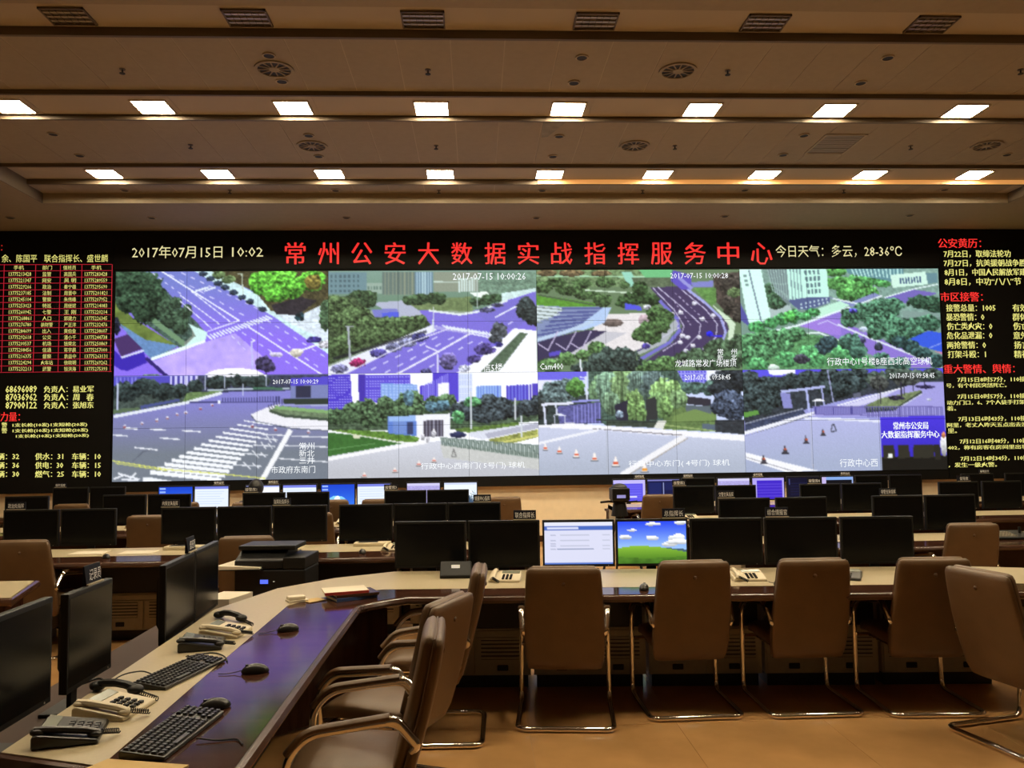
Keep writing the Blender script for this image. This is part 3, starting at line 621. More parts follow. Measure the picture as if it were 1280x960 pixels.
def feed5():
    c = feed_canvas(5); c.C[:] = (248,250,255)
    c.poly([(20,18),(160,14),(172,230),(25,230)], (78,60,200)); c.grid([(28,30),(158,24),(168,220),(30,220)], 9, 13, 1, (180,180,245), .62, .3)
    c.poly([(205,15),(245,15),(250,200),(210,200)], (70,52,170)); c.poly([(245,20),(510,20),(510,80),(340,190),(245,180)], (92,76,210)); c.grid([(250,24),(505,24),(505,180),(250,180)], 16, 11, 1, (178,180,245), .6, .32)
    c.poly([(335,70),(550,80),(555,190),(335,190)], (128,160,226)); c.grid([(340,75),(548,85),(552,185),(340,185)], 10, 6, 1, (160,190,240), .7, .7)
    c.poly([(565,90),(640,75),(640,5),(740,5),(740,190),(565,180)], (80,62,200)); c.stripes([(580,92),(730,15)], [(580,180),(730,190)], 14, 4, (150,146,238)); c.poly([(670,75),(735,70),(735,180),(670,175)], (240,240,250)); c.poly([(735,10),(790,10),(790,190),(735,190)], (86,70,205)); c.poly([(790,15),(870,15),(870,190),(790,190)], (214,224,248)); c.grid([(795,20),(868,20),(868,185),(795,185)], 5, 14, 1, (176,190,235), .6, .4)
    c.poly([(895,95),(1040,90),(1040,190),(895,190)], (150,184,236)); c.stripes([(905,95),(1035,95)], [(905,190),(1035,190)], 9, 6, (96,120,215)); c.poly([(1070,95),(1200,90),(1200,190),(1070,190)], (112,116,220)); c.stripes([(1075,95),(1250,85)], [(1075,190),(1250,190)], 10, 10, (76,62,190)); c.poly([(1220,80),(1250,80),(1250,180),(1220,180)], (84,70,190))
    c.poly([(20,230),(1265,180),(1265,310),(1000,330),(700,360),(20,350)], (74,92,72), tex=.6)
    c.blobs([(80,270,80,50),(180,250,70,60),(250,240,80,70),(280,290,90,50),(400,230,80,50),(510,190,80,70),(560,240,70,40),(650,200,70,50),(720,190,60,50),(450,250,70,40),(360,190,50,40)], (76,100,72), tex=1.1); c.blobs([(640,215,50,36),(500,160,30,50),(700,210,40,36)], (96,132,150), tex=.9)
    c.blobs([(800,250,70,60),(860,230,60,60),(960,220,80,70),(940,280,80,40),(1040,220,70,60),(1010,270,70,40),(1110,250,80,40),(1200,230,80,50),(1250,200,40,50)], (62,72,78), tex=1.1); c.blobs([(870,190,50,30),(790,280,40,40)], (90,150,100))
    c.poly([(770,350),(1140,315),(1140,335),(880,372),(780,370)], (96,124,62), tex=.4); c.poly([(850,372),(1160,330),(1265,315),(1265,350),(930,415),(850,395)], (214,218,232)); c.poly([(940,380),(1265,318),(1265,350),(960,410)], (176,178,196))
    c.poly([(960,415),(1250,358),(1250,405),(1100,440),(980,430)], (150,156,84), tex=.4); c.line([(1000,440),(1250,395)], 12, (205,205,120))
    c.poly([(20,345),(100,350),(380,365),(560,400),(550,430),(440,420),(20,345)], (104,136,62), tex=.4); c.poly([(100,345),(380,362),(550,395),(545,425),(430,415),(200,375)], (92,130,56), tex=.5); c.poly([(20,360),(200,380),(460,432),(20,505)], (62,108,52), tex=.15); c.line([(30,465),(300,430)], 4, (100,150,90)); c.line([(200,380),(470,432)], 7, (220,225,215)); c.poly([(175,375),(215,378),(215,400),(178,400)], (215,215,190))
    c.grad([(20,505),(470,432),(700,420),(900,470),(1265,530),(1265,640),(20,640)], (205,208,220), (186,188,196), 440, 600); c.line([(20,520),(470,445),(600,425)], 22, (240,240,244)); c.poly([(680,440),(1260,500),(1265,600),(700,520)], (196,198,196), tex=.05)
    c.poly([(375,270),(540,268),(545,390),(380,372)], (96,128,205)); c.poly([(405,300),(485,305),(485,375),(410,370)], (112,140,205)); c.poly([(488,305),(525,308),(525,380),(488,378)], (58,66,104)); c.poly([(540,265),(740,258),(740,395),(700,395),(700,295),(585,300),(585,400),(545,395)], (236,238,246)); c.poly([(585,300),(700,295),(700,395),(585,395)], (74,70,84)); c.stripes([(600,300),(690,298)], [(600,395),(690,395)], 5, 5, (150,150,170)); c.blobs([(645,375,14,26),(580,395,12,22),(608,410,10,20)], (215,215,225), tex=.4, ts=6)
    c.poly([(380,270),(540,268),(540,300),(380,302)], (150,182,235)); c.blob(785,385,46,20,(52,56,92),tex=.4); c.line([(740,285),(760,285)], 5, WHT)
    c.poly([(680,400),(1255,455),(1255,535),(880,475),(690,445)], (128,150,140),.55); c.stripes([(690,400),(1250,455)], [(695,445),(1252,530)], 46, 4, (74,92,84)); c.line([(680,400),(1255,455)], 5, (112,130,124)); c.line([(760,470),(748,515),(775,515),(760,470)], 4, (120,120,120))
    for x,y0,y1 in ((862,130,350),(1155,280,400),(1120,170,300)): c.line([(x,y0),(x,y1)], 7, (205,212,220))
    for x,y in ((557,550),(645,532),(418,588),(240,612)): c.poly([(x-16,y+14),(x,y-18),(x+16,y+14)], (240,230,225)); c.line([(x-9,y+4),(x+9,y+4)], 6, (200,70,60)); c.line([(x-16,y+14),(x+16,y+14)], 4, (90,84,84))
    return c.C
def feed6():
    c = feed_canvas(6); c.C[:] = (200,212,246)
    c.poly([(20,10),(320,10),(320,60),(20,60)], (110,104,225)); c.poly([(20,60),(110,60),(110,180),(20,180)], (225,228,250)); c.poly([(790,10),(1040,10),(1040,90),(850,90)], (150,150,236)); c.grid([(850,12),(1035,12),(1035,85),(850,85)], 10, 4, 1, (72,62,205), .55, .6); c.poly([(1040,10),(1160,10),(1100,60),(1040,90)], (236,240,252))
    c.poly([(20,170),(420,150),(420,330),(20,340)], (54,64,64), tex=.5); c.blobs([(110,130,70,60),(190,120,80,70),(160,180,90,40),(60,150,40,30)], (92,110,112), tex=1.1); c.blob(250,110,60,60,(84,128,66)); c.blobs([(40,240,40,60),(20,200,30,50)], (50,56,56))
    c.poly([(330,10),(860,10),(900,90),(900,240),(780,330),(420,340),(330,180)], (72,94,84), tex=.6)
    c.poly([(790,230),(1090,230),(1090,390),(760,370)], (98,122,74), tex=.25); c.poly([(900,225),(1060,235),(1060,290),(910,265)], (92,104,112)); c.poly([(960,250),(1080,290),(1080,320),(820,330),(840,290)], (116,142,84)); c.poly([(1000,340),(1080,345),(1080,380),(1000,375)], (90,104,120)); c.blobs([(960,120,70,40),(1060,120,60,50),(920,110,40,30)], (84,112,104)); c.poly([(910,170),(1060,190),(1060,235),(920,220)], (52,50,60))
    for bx,by,rx,ry,col in ((380,130,50,90,(116,150,112)),(450,110,80,100,(120,152,130)),(540,90,80,110,(128,160,112)),(640,100,80,110,(104,128,118)),(720,90,80,80,(96,116,116)),(790,150,110,90,(128,164,104)),(860,190,60,60,(124,156,110)),(750,220,70,80,(112,146,96)),(600,230,60,100,(110,140,88)),(460,210,50,70,(110,138,112))):
        c.blob(bx,by,rx,ry,col,tex=.6)
    m = (c.inside([(340,20),(880,20),(910,200),(840,260),(760,320),(640,345),(560,330),(430,250),(350,160)]))
    st = (vnoise(c.U*6, c.V*.45, 30)-.5)[m][:,None]; c.C[m] = np.clip(c.C[m]*(1+.9*st), 0, 255)
    c.poly([(480,220),(560,190),(560,320),(490,320)], (46,44,60)); c.poly([(670,190),(730,170),(740,310),(670,320)], (52,54,56)); c.blob(510,278,24,24,(176,200,225)); c.blobs([(580,250,24,80),(640,270,30,70),(790,240,40,70)], (120,156,96), tex=.8)
    c.blobs([(1170,90,110,90),(1230,60,60,70),(1100,130,60,50)], (46,52,58), tex=1.); c.blobs([(1160,220,100,90),(1210,260,60,60),(1120,250,60,40)], (70,80,100), tex=1.2); c.poly([(1080,320),(1260,320),(1260,410),(1080,390)], (52,56,62), tex=.4)
    c.poly([(140,225),(400,200),(400,330),(150,330)], (92,92,150), tex=.3); c.stripes([(240,225),(390,205)], [(240,330),(390,330)], 8, 5, (150,150,230)); c.line([(50,212),(230,205)], 16, (224,228,244)); c.line([(230,195),(390,190)], 12, (150,152,226)); c.line([(60,215),(68,330)], 12, (216,222,244)); c.line([(132,215),(135,270)], 10, (216,222,244)); c.poly([(110,280),(150,265),(192,282)], (225,230,245)); c.line([(120,282),(125,330)], 5, (200,205,230)); c.line([(185,282),(185,325)], 5, (200,205,230)); c.line([(312,45),(320,180)], 10, (216,224,240)); c.line([(280,45),(315,52)], 7, (216,224,240))
    c.line([(370,310),(740,328)], 10, (52,62,60)); c.poly([(430,315),(740,330),(740,362),(430,345)], (62,72,62), tex=.3); c.poly([(740,320),(790,320),(770,370),(710,362)], (220,222,214)); c.line([(780,345),(1080,385)], 8, (150,172,110))
    c.grad([(20,340),(350,350),(900,405),(1265,445),(1265,640),(20,640)], (196,202,226), (172,180,198), 380, 600)
    c.poly([(20,338),(220,325),(420,345),(760,372),(1265,412),(1265,450),(880,415),(400,368),(220,362),(20,348)], (240,240,246)); c.line([(350,362),(890,408)], 5, (110,104,110)); c.line([(380,368),(800,412)], 6, (216,220,240))
    c.line([(30,445),(380,370)], 16, (232,234,242)); c.line([(890,420),(700,530),(520,640)], 34, (236,236,240)); c.line([(915,425),(560,640)], 5, (160,150,140))
    c.line([(430,380),(435,620)], 3, (170,176,190))
    for x,y,k in ((65,470,.8),(148,492,.9),(248,512,1.),(356,535,1.05),(480,565,1.2),(652,605,1.2)): c.poly([(x-17*k,y+20*k),(x-3,y-28*k),(x+3,y-28*k),(x+17*k,y+20*k)], (246,238,232)); c.line([(x-10*k,y+5*k),(x+10*k,y+5*k)], 11*k, (214,92,62) if k < 1.2 or x < 600 else (230,150,50)); c.line([(x-19*k,y+20*k),(x+19*k,y+20*k)], 6, (70,76,84))
    return c.C
def feed7():
    c = feed_canvas(7); c.C[:] = (150,152,215)
    c.poly([(20,15),(1260,15),(1260,60),(20,80)], (92,84,226)); c.poly([(180,25),(350,22),(350,50),(240,60),(190,55)], (240,242,252)); c.poly([(180,0),(800,0),(800,16),(180,16)], (110,150,100))
    c.poly([(20,70),(1260,60),(1260,110),(1000,150),(700,200),(400,270),(30,350),(20,300)], (52,58,66), tex=.5)
    c.blobs([(60,100,70,70),(180,140,90,70),(90,190,80,70),(200,210,80,50),(120,250,100,50),(330,100,80,50),(440,90,90,60),(560,70,80,50),(660,90,80,60),(740,60,60,50),(620,150,80,50),(540,140,60,40),(720,120,70,50)], (52,64,66), tex=1.2); c.blobs([(850,90,70,50),(980,60,80,50),(1080,70,70,40),(1190,60,60,40)], (70,84,76), tex=1.); c.poly([(20,285),(110,270),(120,295),(25,315)], (96,150,70))
    c.poly([(600,245),(1000,140),(1110,110),(1260,110),(1260,330),(450,310),(480,260)], (160,156,220)); c.poly([(620,250),(960,160),(860,215),(700,262)], (205,205,236)); c.line([(600,248),(760,205),(1000,145)], 9, (230,232,245)); c.line([(740,195),(840,160)], 10, (60,60,80)); c.poly([(700,175),(745,170),(745,200),(700,205)], (96,100,120))
    c.poly([(760,255),(870,205),(1110,160),(1120,175),(960,270),(780,285)], (118,134,96), tex=.3); c.line([(780,285),(950,275),(1115,172)], 12, (60,70,60)); c.line([(940,285),(1120,180)], 6, (205,210,236)); c.stripes([(780,262),(960,262)], [(780,290),(950,285)], 12, 7, (40,46,50)); c.blobs([(860,110,60,50),(1000,100,50,36),(1060,90,60,40)], (72,76,74), tex=1.); 
    for x,y0,y1 in ((862,130,240),(992,110,200),(1008,120,190),(1065,110,165),(1135,90,150)): c.line([(x,y0),(x,y1)], 6, (46,44,60))
    c.blob(960,205,50,14,(56,52,70)); c.blob(1140,140,56,12,(62,56,96)); c.blob(1160,218,18,8,(205,210,240))
    c.poly([(250,165),(310,170),(325,260),(268,262)], (136,138,200)); c.line([(260,160),(410,145),(520,132)], 16, (176,184,232)); c.line([(412,145),(425,280)], 14, (176,184,235)); c.line([(505,135),(515,245)], 10, (166,172,225)); c.poly([(440,220),(480,203),(522,215),(520,222)], (240,242,250)); c.line([(460,220),(462,250)], 5, (200,205,230)); c.line([(545,30),(575,235)], 8, (150,156,196))
    c.poly([(30,345),(385,262),(400,295),(30,395)], (62,70,96), tex=.3); c.line([(30,350),(385,265)], 7, (150,156,176)); c.line([(30,405),(450,295)], 22, (232,234,244)); c.line([(30,425),(430,308)], 7, (110,112,130))
    c.grad([(20,425),(420,315),(850,340),(1260,340),(1260,640),(20,640)], (176,180,224), (162,172,200), 340, 600); c.line([(400,325),(560,328),(850,345)], 14, (222,226,242))
    c.stripes([(460,255),(780,252)], [(460,298),(780,300)], 34, 4, (84,80,150)); c.stripes([(780,260),(1240,262)], [(780,318),(1240,318)], 36, 5, (88,84,150)); c.line([(440,255),(1240,262)], 5, (110,104,170)); c.line([(440,300),(1240,318)], 5, (110,104,170))
    c.poly([(30,520),(180,560),(470,635),(270,640),(30,560)], (240,241,246)); c.line([(30,548),(330,640)], 5, (160,160,170)); c.line([(430,330),(435,620)], 3, (176,180,200))
    for x,y,k in ((138,562,1.2),(270,505,1.1),(400,450,1.),(504,405,.9)): c.poly([(x-16*k,y+22*k),(x-3,y-26*k),(x+16*k,y+22*k)], (70,66,74)); c.line([(x-3,y-3),(x+6,y-3)], 9*k, (196,90,60)); c.line([(x-19*k,y+22*k),(x+19*k,y+22*k)], 6, (50,50,60))
    c.line([(552,400),(562,362),(572,362),(585,400),(552,405)], 6, (70,72,86))
    # inset window
    c.poly([(855,322),(1250,316),(1262,640),(857,640)], (66,52,204)); c.grad([(855,322),(1250,316),(1258,560),(856,560)], (74,56,214), (58,46,190), 330, 560)
    c.poly([(857,560),(1262,556),(1264,640),(857,640)], (30,28,24))
    for x in (900,990,1085,1140): c.poly([(x-34,490),(x+32,488),(x+38,566),(x-36,568)], (50,48,40))
    c.poly([(895,540),(920,540),(920,566),(893,566)], (235,240,235)); c.blob(1238,490,22,70,(236,236,240),tex=.2,rag=.2,ts=20); c.blob(1238,432,14,20,(220,140,90),tex=.2); c.poly([(1175,490),(1212,486),(1216,580),(1180,580)], (44,42,36))
    return c.C

# ================================================================== display wall
VX0, VX1, VZ0, VZ1, VY = -5.98, 8.11, 1.115, 4.612, 13.98
t = thing('video_wall', 'large video wall showing eight street camera pictures in two rows', 'video wall', ((VX0+VX1)/2, VY, VZ0))
ox_, oz_ = (VX0+VX1)/2, VZ0
vwall = t
MB().box(VX0-.03-ox_, VX1+.03-ox_, .012, .12, -.17, VZ1-VZ0+.03).build('housing', M_LED, t, bevel=.006)
fw, fh = (VX1-VX0)/4, (VZ1-VZ0)/2
FEEDS = [feed0(), feed1(), feed2(), feed3(), feed4(), feed5(), feed6(), feed7()]
for k, C in enumerate(FEEDS):
    C = soften(C, k)
    fx = VX0-ox_+fw*(k % 4); fz = (VZ1-VZ0)-fh*(k//4)
    H, W = C.shape[:2]
    for i in range(3):
        for j in range(2):
            a, b = i*W//3, (i+1)*W//3; c0, d = j*H//2, (j+1)*H//2
            sub = C[c0:min(d+1, H), a:min(b+1, W)]
            g = .002
            me = picture_mesh('display_module', sub, fx+fw*i/3+g, fx+fw*(i+1)/3-g, fz-fh*(j+1)/2+g, fz-fh*j/2-g, 0)
            link('display_module', me, None, t)
def wall_text(s, x0, y0, x1, y1, mtl, parent, Y, spacing=1.0, name='lettering', bold=0.):
    if '　' in s:
        seg = s.split('　'); wd = lambda q: sum(.55 if ord(ch) < 256 else 1. for ch in q); tot = wd(s); p = 0.
        for q in seg:
            if q: wall_text(q, x0+(x1-x0)*p/tot, y0, x0+(x1-x0)*(p+wd(q))/tot, y1, mtl, parent, Y, spacing, name, bold)
            p += wd(q)+1.
        return
    a = on_wall(x0, y1, Y); b = on_wall(x1, y0, Y); L = parent.location
    return text_plane(name, s, a[0]-L.x, a[1]-L.z, b[0]-L.x, b[1]-L.z, Y-L.y, mtl, parent, spacing, bold)
CY = VY-.004
for s, x0, y0, x1, y1 in (('2017-07-15 10:00:26',566,341,657,350),('信5楼',604,454,628,465),('Cam400',675,454,704,462),('龙城路常发广场楼顶',844,449,920,459),('常',897,436,904,443),('州',914,436,921,443),('新',897,443,904,450),('北',914,443,921,450),
    ('2017-07-15 10:00:28',838,341,910,348),
    ('行政中心1号楼B座西北高空球机',1034,446,1165,457),('2017-07-15 10:00:29',341,474,398,480),('常州',374,553,393,562),('新北',374,562,393,571),('三井',374,571,393,580),('市政府东南门',339,582,394,592),
    ('行政中心西南门( 5号门) 球机',526,577,656,588),('2017-07-15 09:58:45',856,468,913,475),('行政中心东门( 4号门) 球机',786,574,912,585),('2017-07-15 09:58:45',1112,466,1168,473),('行政中心西',1050,573,1097,584),
    ('常州市公安局',1117,527,1160,537),('大数据指挥服务中心',1102,538,1174,548)):
    wall_text(s, x0, y0, x1, y1, M_CAPTION, vwall, CY, name='caption', bold=.004 if y0 in (527,538) else 0)

LZ0, LZ1 = .945, 5.305
banner = thing('led_banner', 'black LED strip with red title and pale date above the video wall', 'LED display', (ox_, VY, VZ1+.034))
MB().box(VX0-.03-ox_, VX1+.03-ox_, .0, .12, 0, LZ1-VZ1-.036).build('housing', M_LED, banner)
BY = VY-.003
wall_text('2017年07月15日', 165, 307, 278, 323, M_LEDPALE, banner, BY); wall_text('10:02', 290, 309, 329, 321, M_LEDPALE, banner, BY)
for i, s in enumerate('常州公安大数据实战指挥服务中心'):
    x = 369+(952-369)*i/14
    wall_text(s, x-12.8, 303, x+12.8, 330.5, M_LEDRED, banner, BY, name='title_character', bold=.004)
wall_text('今日天气：多云，28-36℃', 970, 306, 1127, 322, M_LEDPALE, banner, BY)

lp = thing('led_display', 'black LED panel of yellow duty lists left of the video wall', 'LED display', (-7.3, VY, LZ0))
MB().box(-1.36, VX0-.034+7.3, .0, .12, 0, LZ1-LZ0).build('housing', M_LED, lp)
wall_text('领导：', -18, 304, 3, 314, M_LEDRED, lp, BY)
wall_text('余、陈国平　联合指挥长、盛世麟', 2, 318, 135, 328, M_LEDYEL, lp, BY)
def wall_rects(rects, name, mtl, parent, Y):
    mb = MB(); L = parent.location
    for (x0, y0, x1, y1) in rects:
        a = on_wall(x0, y1, Y); b = on_wall(x1, y0, Y)
        if x1-x0 < 2: c = on_wall((x0+x1)/2, (y0+y1)/2, Y)[0]; a = (c-.005, a[1]); b = (c+.005, b[1])
        if y1-y0 < 2: c = on_wall((x0+x1)/2, (y0+y1)/2, Y)[1]; a = (a[0], c-.004); b = (b[0], c+.004)
        mb.add([(a[0]-L.x, Y-L.y, a[1]-L.z), (b[0]-L.x, Y-L.y, a[1]-L.z), (b[0]-L.x, Y-L.y, b[1]-L.z), (a[0]-L.x, Y-L.y, b[1]-L.z)], [(0,1,2,3)])
    return mb.build(name, mtl, parent)
rows = [342.7+7.9*i for i in range(16)]
g = [(-22, y-.22, 139.6, y+.22) for y in (330.7,338.5,346.6,353.9,362.2,370,377.8,385.8,393.8,401.6,409.6,417.5,425.3,433,441,449,457,465)]
g += [(x-.25, 330.5, x+.25, 465) for x in (3.5,43,74,101,139)]
wall_rects(g, 'table_rule', M_LEDGRID, lp, BY)
for s, x0, x1 in (('手机',17,30),('部门',53,65),('值班员',79,95),('手机',114,127)): wall_text(s, x0, 331.8, x1, 337.2, M_LEDYEL, lp, BY)
dept = ['监管','网安','政治','法制','警察','特巡','七警','人口','装财警','出入','公交','机场','信通','督察','火车站','武警']
nm = ['高国兵','吴 明','秦宁雄','周晋中','朱伟峰','周继斌','王 刚','郭建力','严正洋','黄伯金','潘小千','钱荣北','蒋宇晨','袁益中','徐晓明','钱洪海']
for i, y in enumerate(rows):
    n1 = '137752%05d' % ((i*7919+13428) % 100000); n2 = '137752%05d' % ((i*6131+83428) % 100000)
    wall_text(n1, 11, y-2.6, 39, y+2.4, M_LEDYEL, lp, BY); wall_text(dept[i], 53 if len(dept[i]) < 3 else 51, y-2.8, 64 if len(dept[i]) < 3 else 66, y+2.8, M_LEDYEL, lp, BY)
    wall_text(nm[i], 80, y-2.8, 95, y+2.8, M_LEDYEL, lp, BY); wall_text(n2, 106, y-2.6, 134, y+2.4, M_LEDYEL, lp, BY)
for s, x0, y0, x1, y1, m_ in (('68696089　负责人：易业军',7,482,117,491,0),('87036962　负责人：周　春',7,492,117,501,0),('87900122　负责人：张旭东',7,502,117,511,0),('警力量：',-10,515,25,527,1),
    ('警　1支长枪(10发)1支短枪(20发)',2,528,109,534.5,0),('警　1支长枪(10发)1支短枪(20发)',2,535,110,541.5,0),('1支长枪(10发)1支短枪(20发)',20,542,111,548,0),
    ('车辆：32',-12,566,24,575,0),('供水：31',44,566,79,575,0),('车辆：10',90,566,126,575,0),('车辆：36',-12,577,24,586,0),('供电：30',44,577,79,586,0),('车辆：15',90,577,126,586,0),('车辆：30',-12,588,24,597,0),('燃气：25',44,588,80,597,0),('车辆：10',90,588,126,597,0)):
    wall_text(s, x0, y0, x1, y1, (M_LEDYEL, M_LEDRED)[m_], lp, BY, bold=.003)
rp = thing('led_display', 'black LED panel of yellow incident notices right of the video wall', 'LED display', (9.4, VY, LZ0))
MB().box(VX1+.034-9.4, 1.28, .0, .12, 0, LZ1-LZ0).build('housing', M_LED, rp)
for s, x0, y0, x1, y1, m_ in (('公安黄历：',1173,298,1226,310,1),('7月22日，取缔法轮功',1180,312.5,1263,322,0),('7月27日，抗美援朝战争胜利',1180,324,1291,333.5,0),('8月1日，中国人民解放军建军节',1181,335.5,1299,345,0),('8月8日，中功“八八”节',1181,347,1276,357,0),
    ('市区接警：',1176,365,1228,377,1),('接警总量：1005',1183,380,1244,389.5,0),('有效',1266,380,1284,389.5,0),('暴恐警情：0',1183,391.5,1230,401,0),('群体',1266,391.5,1284,401,0),('伤亡类火灾：0',1184,403,1240,412.5,0),('伤亡',1267,403,1285,412.5,0),
    ('危化品泄漏：0',1184,414.5,1240,424,0),('意外',1267,414.5,1285,424,0),('两抢警情：0',1184,426.5,1232,436,0),('扬言',1268,426.5,1286,436,0),('打架斗殴：1',1185,438,1232,447.5,0),('精神',1268,438,1286,447.5,0),
    ('重大警情、舆情：',1180,455,1268,467,1),('7月15日8时57分，110接警',1197,470.5,1290,478,0),('号，有个村民突然死亡。',1183,478.5,1258,485,0),('7月15日0时57分，110接报',1197,491.5,1290,499,0),('动力门口，6、7个人徒手打架。',1184,499.5,1284,506.5,0),('着。',1184,507.5,1195,513.5,0),
    ('7月13日6时43分，110接报',1198,519.5,1291,527,0),('阿里，老丈人昨天五点出去没',1184,527.5,1284,534.5,0),('里。',1185,535.5,1196,541.5,0),('7月12日16时48分，110接',1200,547.5,1285,555,0),('402，称有房客在房间里出事',1185,555.5,1284,562.5,0),('7月12日14时34分，110接',1201,569,1286,576.5,0),('，发生一级火警。',1186,577.5,1246,584.5,0)):
    wall_text(s, x0, y0, x1, y1, (M_LEDYEL, M_LEDRED)[m_], rp, BY, bold=.003)

# ================================================================== consoles
def console_top(name, label, outer, border, inner, segs_cut, z=.75):
    """worktop: beige rear panels between outer and border lines, dark panels between border and inner lines"""
    t = thing(name, label, 'worktop')
    n = len(outer)
    for i in range(n-1):
        q = [outer[i], outer[i+1], border[i+1], border[i]]
        MB().prism(q, z-.035, z).build('beige_top_panel', M_BEIGE, t)
        q = [border[i], border[i+1], inner[i+1], inner[i]]
        MB().prism(q, z-.035, z-.001).build('dark_top_panel', M_WOOD, t)
    MB().tube([(x, y, z-.028) for x, y in inner], .03, 8, flat=.85).build('rolled_edge', M_WOODEDGE, t, smooth=True)
    MB().tube([(x, y, z-.018) for x, y in outer], .016, 6).build('rear_edge', M_CEILT, t, smooth=True)
    MB().prism([inner[0], border[0], outer[0], (outer[0][0], outer[0][1]-.03), (inner[0][0], inner[0][1]-.03)], z-.06, z-.004).build('end_trim', M_WOODEDGE, t)
    return t
outer = [(-1.53,2.80),(-1.54,3.95),(-1.55,5.05),(-1.34,5.72),(-1.02,6.10),(-.62,6.34),(.35,6.29),(1.35,6.22),(2.4,6.15),(3.55,6.07),(4.0,5.92),(4.42,5.5),(4.66,4.9),(4.7,2.7)]
border = [(-1.155,2.66),(-1.15,3.95),(-1.14,5.12),(-1.05,5.28),(-.85,5.45),(-.62,5.60),(.35,5.535),(1.35,5.47),(2.4,5.40),(3.52,5.33),(3.8,5.26),(4.08,5.05),(4.24,4.8),(4.28,2.7)]
inner = [(-.74,2.50),(-.735,3.95),(-.725,5.08),(-.66,5.17),(-.56,5.26),(-.44,5.34),(.35,5.285),(1.35,5.22),(2.4,5.155),(3.42,5.09),(3.56,5.03),(3.70,4.92),(3.8,4.75),(3.82,2.7)]
console_top('console_worktop', 'beige and dark wood U-shaped worktop of the front console', outer, border, inner, None)
# equipment shelf behind the worktop, carrying the monitors
def shelf(name, label, poly, z=.655):
    return tag(MB().prism(poly, z-.03, z).build(name, M_SHELF, None), label, 'shelf')
shelf('equipment_shelf', 'narrow dark shelf behind the left arm of the front console', [(-1.58,2.3),(-2.02,2.3),(-2.02,5.85),(-1.42,5.85),(-1.60,5.2)], .59)
shelf('equipment_shelf', 'narrow dark shelf behind the straight front console', [(-.72,6.38),(-.72,6.72),(3.62,6.42),(3.62,6.09)])
# cabinets under the front console
def cabinet(label, x, y, rz, w=.78, d=.34, group=None, doors=True):
    t = thing('console_cabinet', label, 'cabinet', (x, y, 0), rz, group)
    b = MB(); h = .41; ht = .705
    b.box(-w/2, w/2, .0, d, .09, h)                                   # lower chest
    b.box(-w/2, -w/2+.02, -.0, d, h, ht).box(w/2-.02, w/2, -.0, d, h, ht)
    b.box(-w/2, w/2, d-.02, d, h, ht)
    b.build('carcass', M_CAB, t)
    MB().box(-w/2+.02, w/2-.02, d-.03, d-.021, h, ht).box(-w/2+.02, w/2-.02, .03, d-.03, h, h+.004).box(-w/2+.02, w/2-.02, .01, .03, h+.004, ht).build('niche_panel', M_CABDARK, t)
    MB().box(-w/2+.02, w/2-.02, .03, d, 0, .09).build('plinth', M_CABDARK, t)
    MB().box(-w/2, w/2, -.012, .0, h-.05, h-.012).build('rail', M_CAB, t, bevel=.003)
    for s in (-1, 1):
        dr = MB().box(min(0, s*(w/2-.006))+.004, max(0, s*(w/2-.006))-.004, -.014, 0, .10, h-.06).build('door', M_CAB, t, bevel=.003)
        cx = s*w/4
        MB().box(cx-.15, cx+.15, -.015, -.0135, .20, .335).build('vent_recess', M_CABDARK, dr)
        for q in range(5):
            MB().box(cx-.15, cx+.15, -.022, -.0145, .205+.027*q, .221+.027*q).build('vent_slat', M_CAB, dr)
        MB().prism([(cx-.038,-.026),(cx+.038,-.026),(cx+.038,-.014),(cx-.038,-.014)], .125, .165).build('handle', M_BLACK, dr, bevel=.006)
    return t
for i in range(5):
    x = .0+.8*i; cabinet('grey louvred cabinet under the front console, %s from the left' % ORD[i], x-.02, 5.91-.065*x, -.065, group='cabinets under the front console')
for i in range(3):
    cabinet('grey louvred cabinet under the left console arm, %s from the near end' % ORD[i], -1.17, 3.0+.8*i, math.pi/2, group='cabinets under the left console arm')
tag(MB().prism([(-1.28,5.02),(-1.20,5.0),(-.60,5.66),(-.66,5.72)], .02, .705).build('corner_panel', M_WOOD), 'dark wood panel closing the left corner under the front console', 'panel')
# straight consoles of the rows behind
def row_console(label, x0, x1, yf, n, group):
    pts = [x0+(x1-x0)*i/n for i in range(n+1)]
    t = console_top('row_console', label, [(x, yf+.92) for x in pts], [(x, yf+.36) for x in pts], [(x, yf) for x in pts], None)
    t['group'] = group; t['category'] = 'desk'
    MB().box(x0+.02, x1-.02, yf+.70, yf+.74, .06, .70).build('modesty_panel', M_WOOD, t)
    for xx in (x0+.03, x1-.03): MB().box(xx-.02, xx+.02, yf+.08, yf+.90, 0, .70).build('end_panel', M_CAB, t)
    s = thing('monitor_shelf', label.split(',')[0].replace('console', 'monitor shelf behind the console'), 'shelf', group='shelves behind the row consoles')
    MB().box(x0+.01, x1-.01, yf+.96, yf+1.33, .625, .655).build('board', M_SHELF, s)
    for xx in [x0+.05+(x1-x0-.1)*q/3 for q in range(4)]: MB().box(xx-.02, xx+.02, yf+1.0, yf+1.3, 0, .625).build('leg', M_SHELF, s)
    return t
ROWS = {2: 7.17, 3: 9.37, 4: 11.37}
row_console('second row console left of the aisle, beige top with dark edge', -4.95, .5, ROWS[2], 5, 'row consoles')
row_console('second row console right of the aisle, beige top with dark edge', 2.3, 6.9, ROWS[2], 5, 'row consoles')
row_console('third row console left of the aisle, mostly behind monitors', -6.2, .2, ROWS[3], 6, 'row consoles')
row_console('third row console right of the aisle, mostly behind monitors', 2.35, 7.9, ROWS[3], 6, 'row consoles')
row_console('last row console left of the aisle, in front of the wall', -6.6, .06, ROWS[4], 6, 'row consoles')
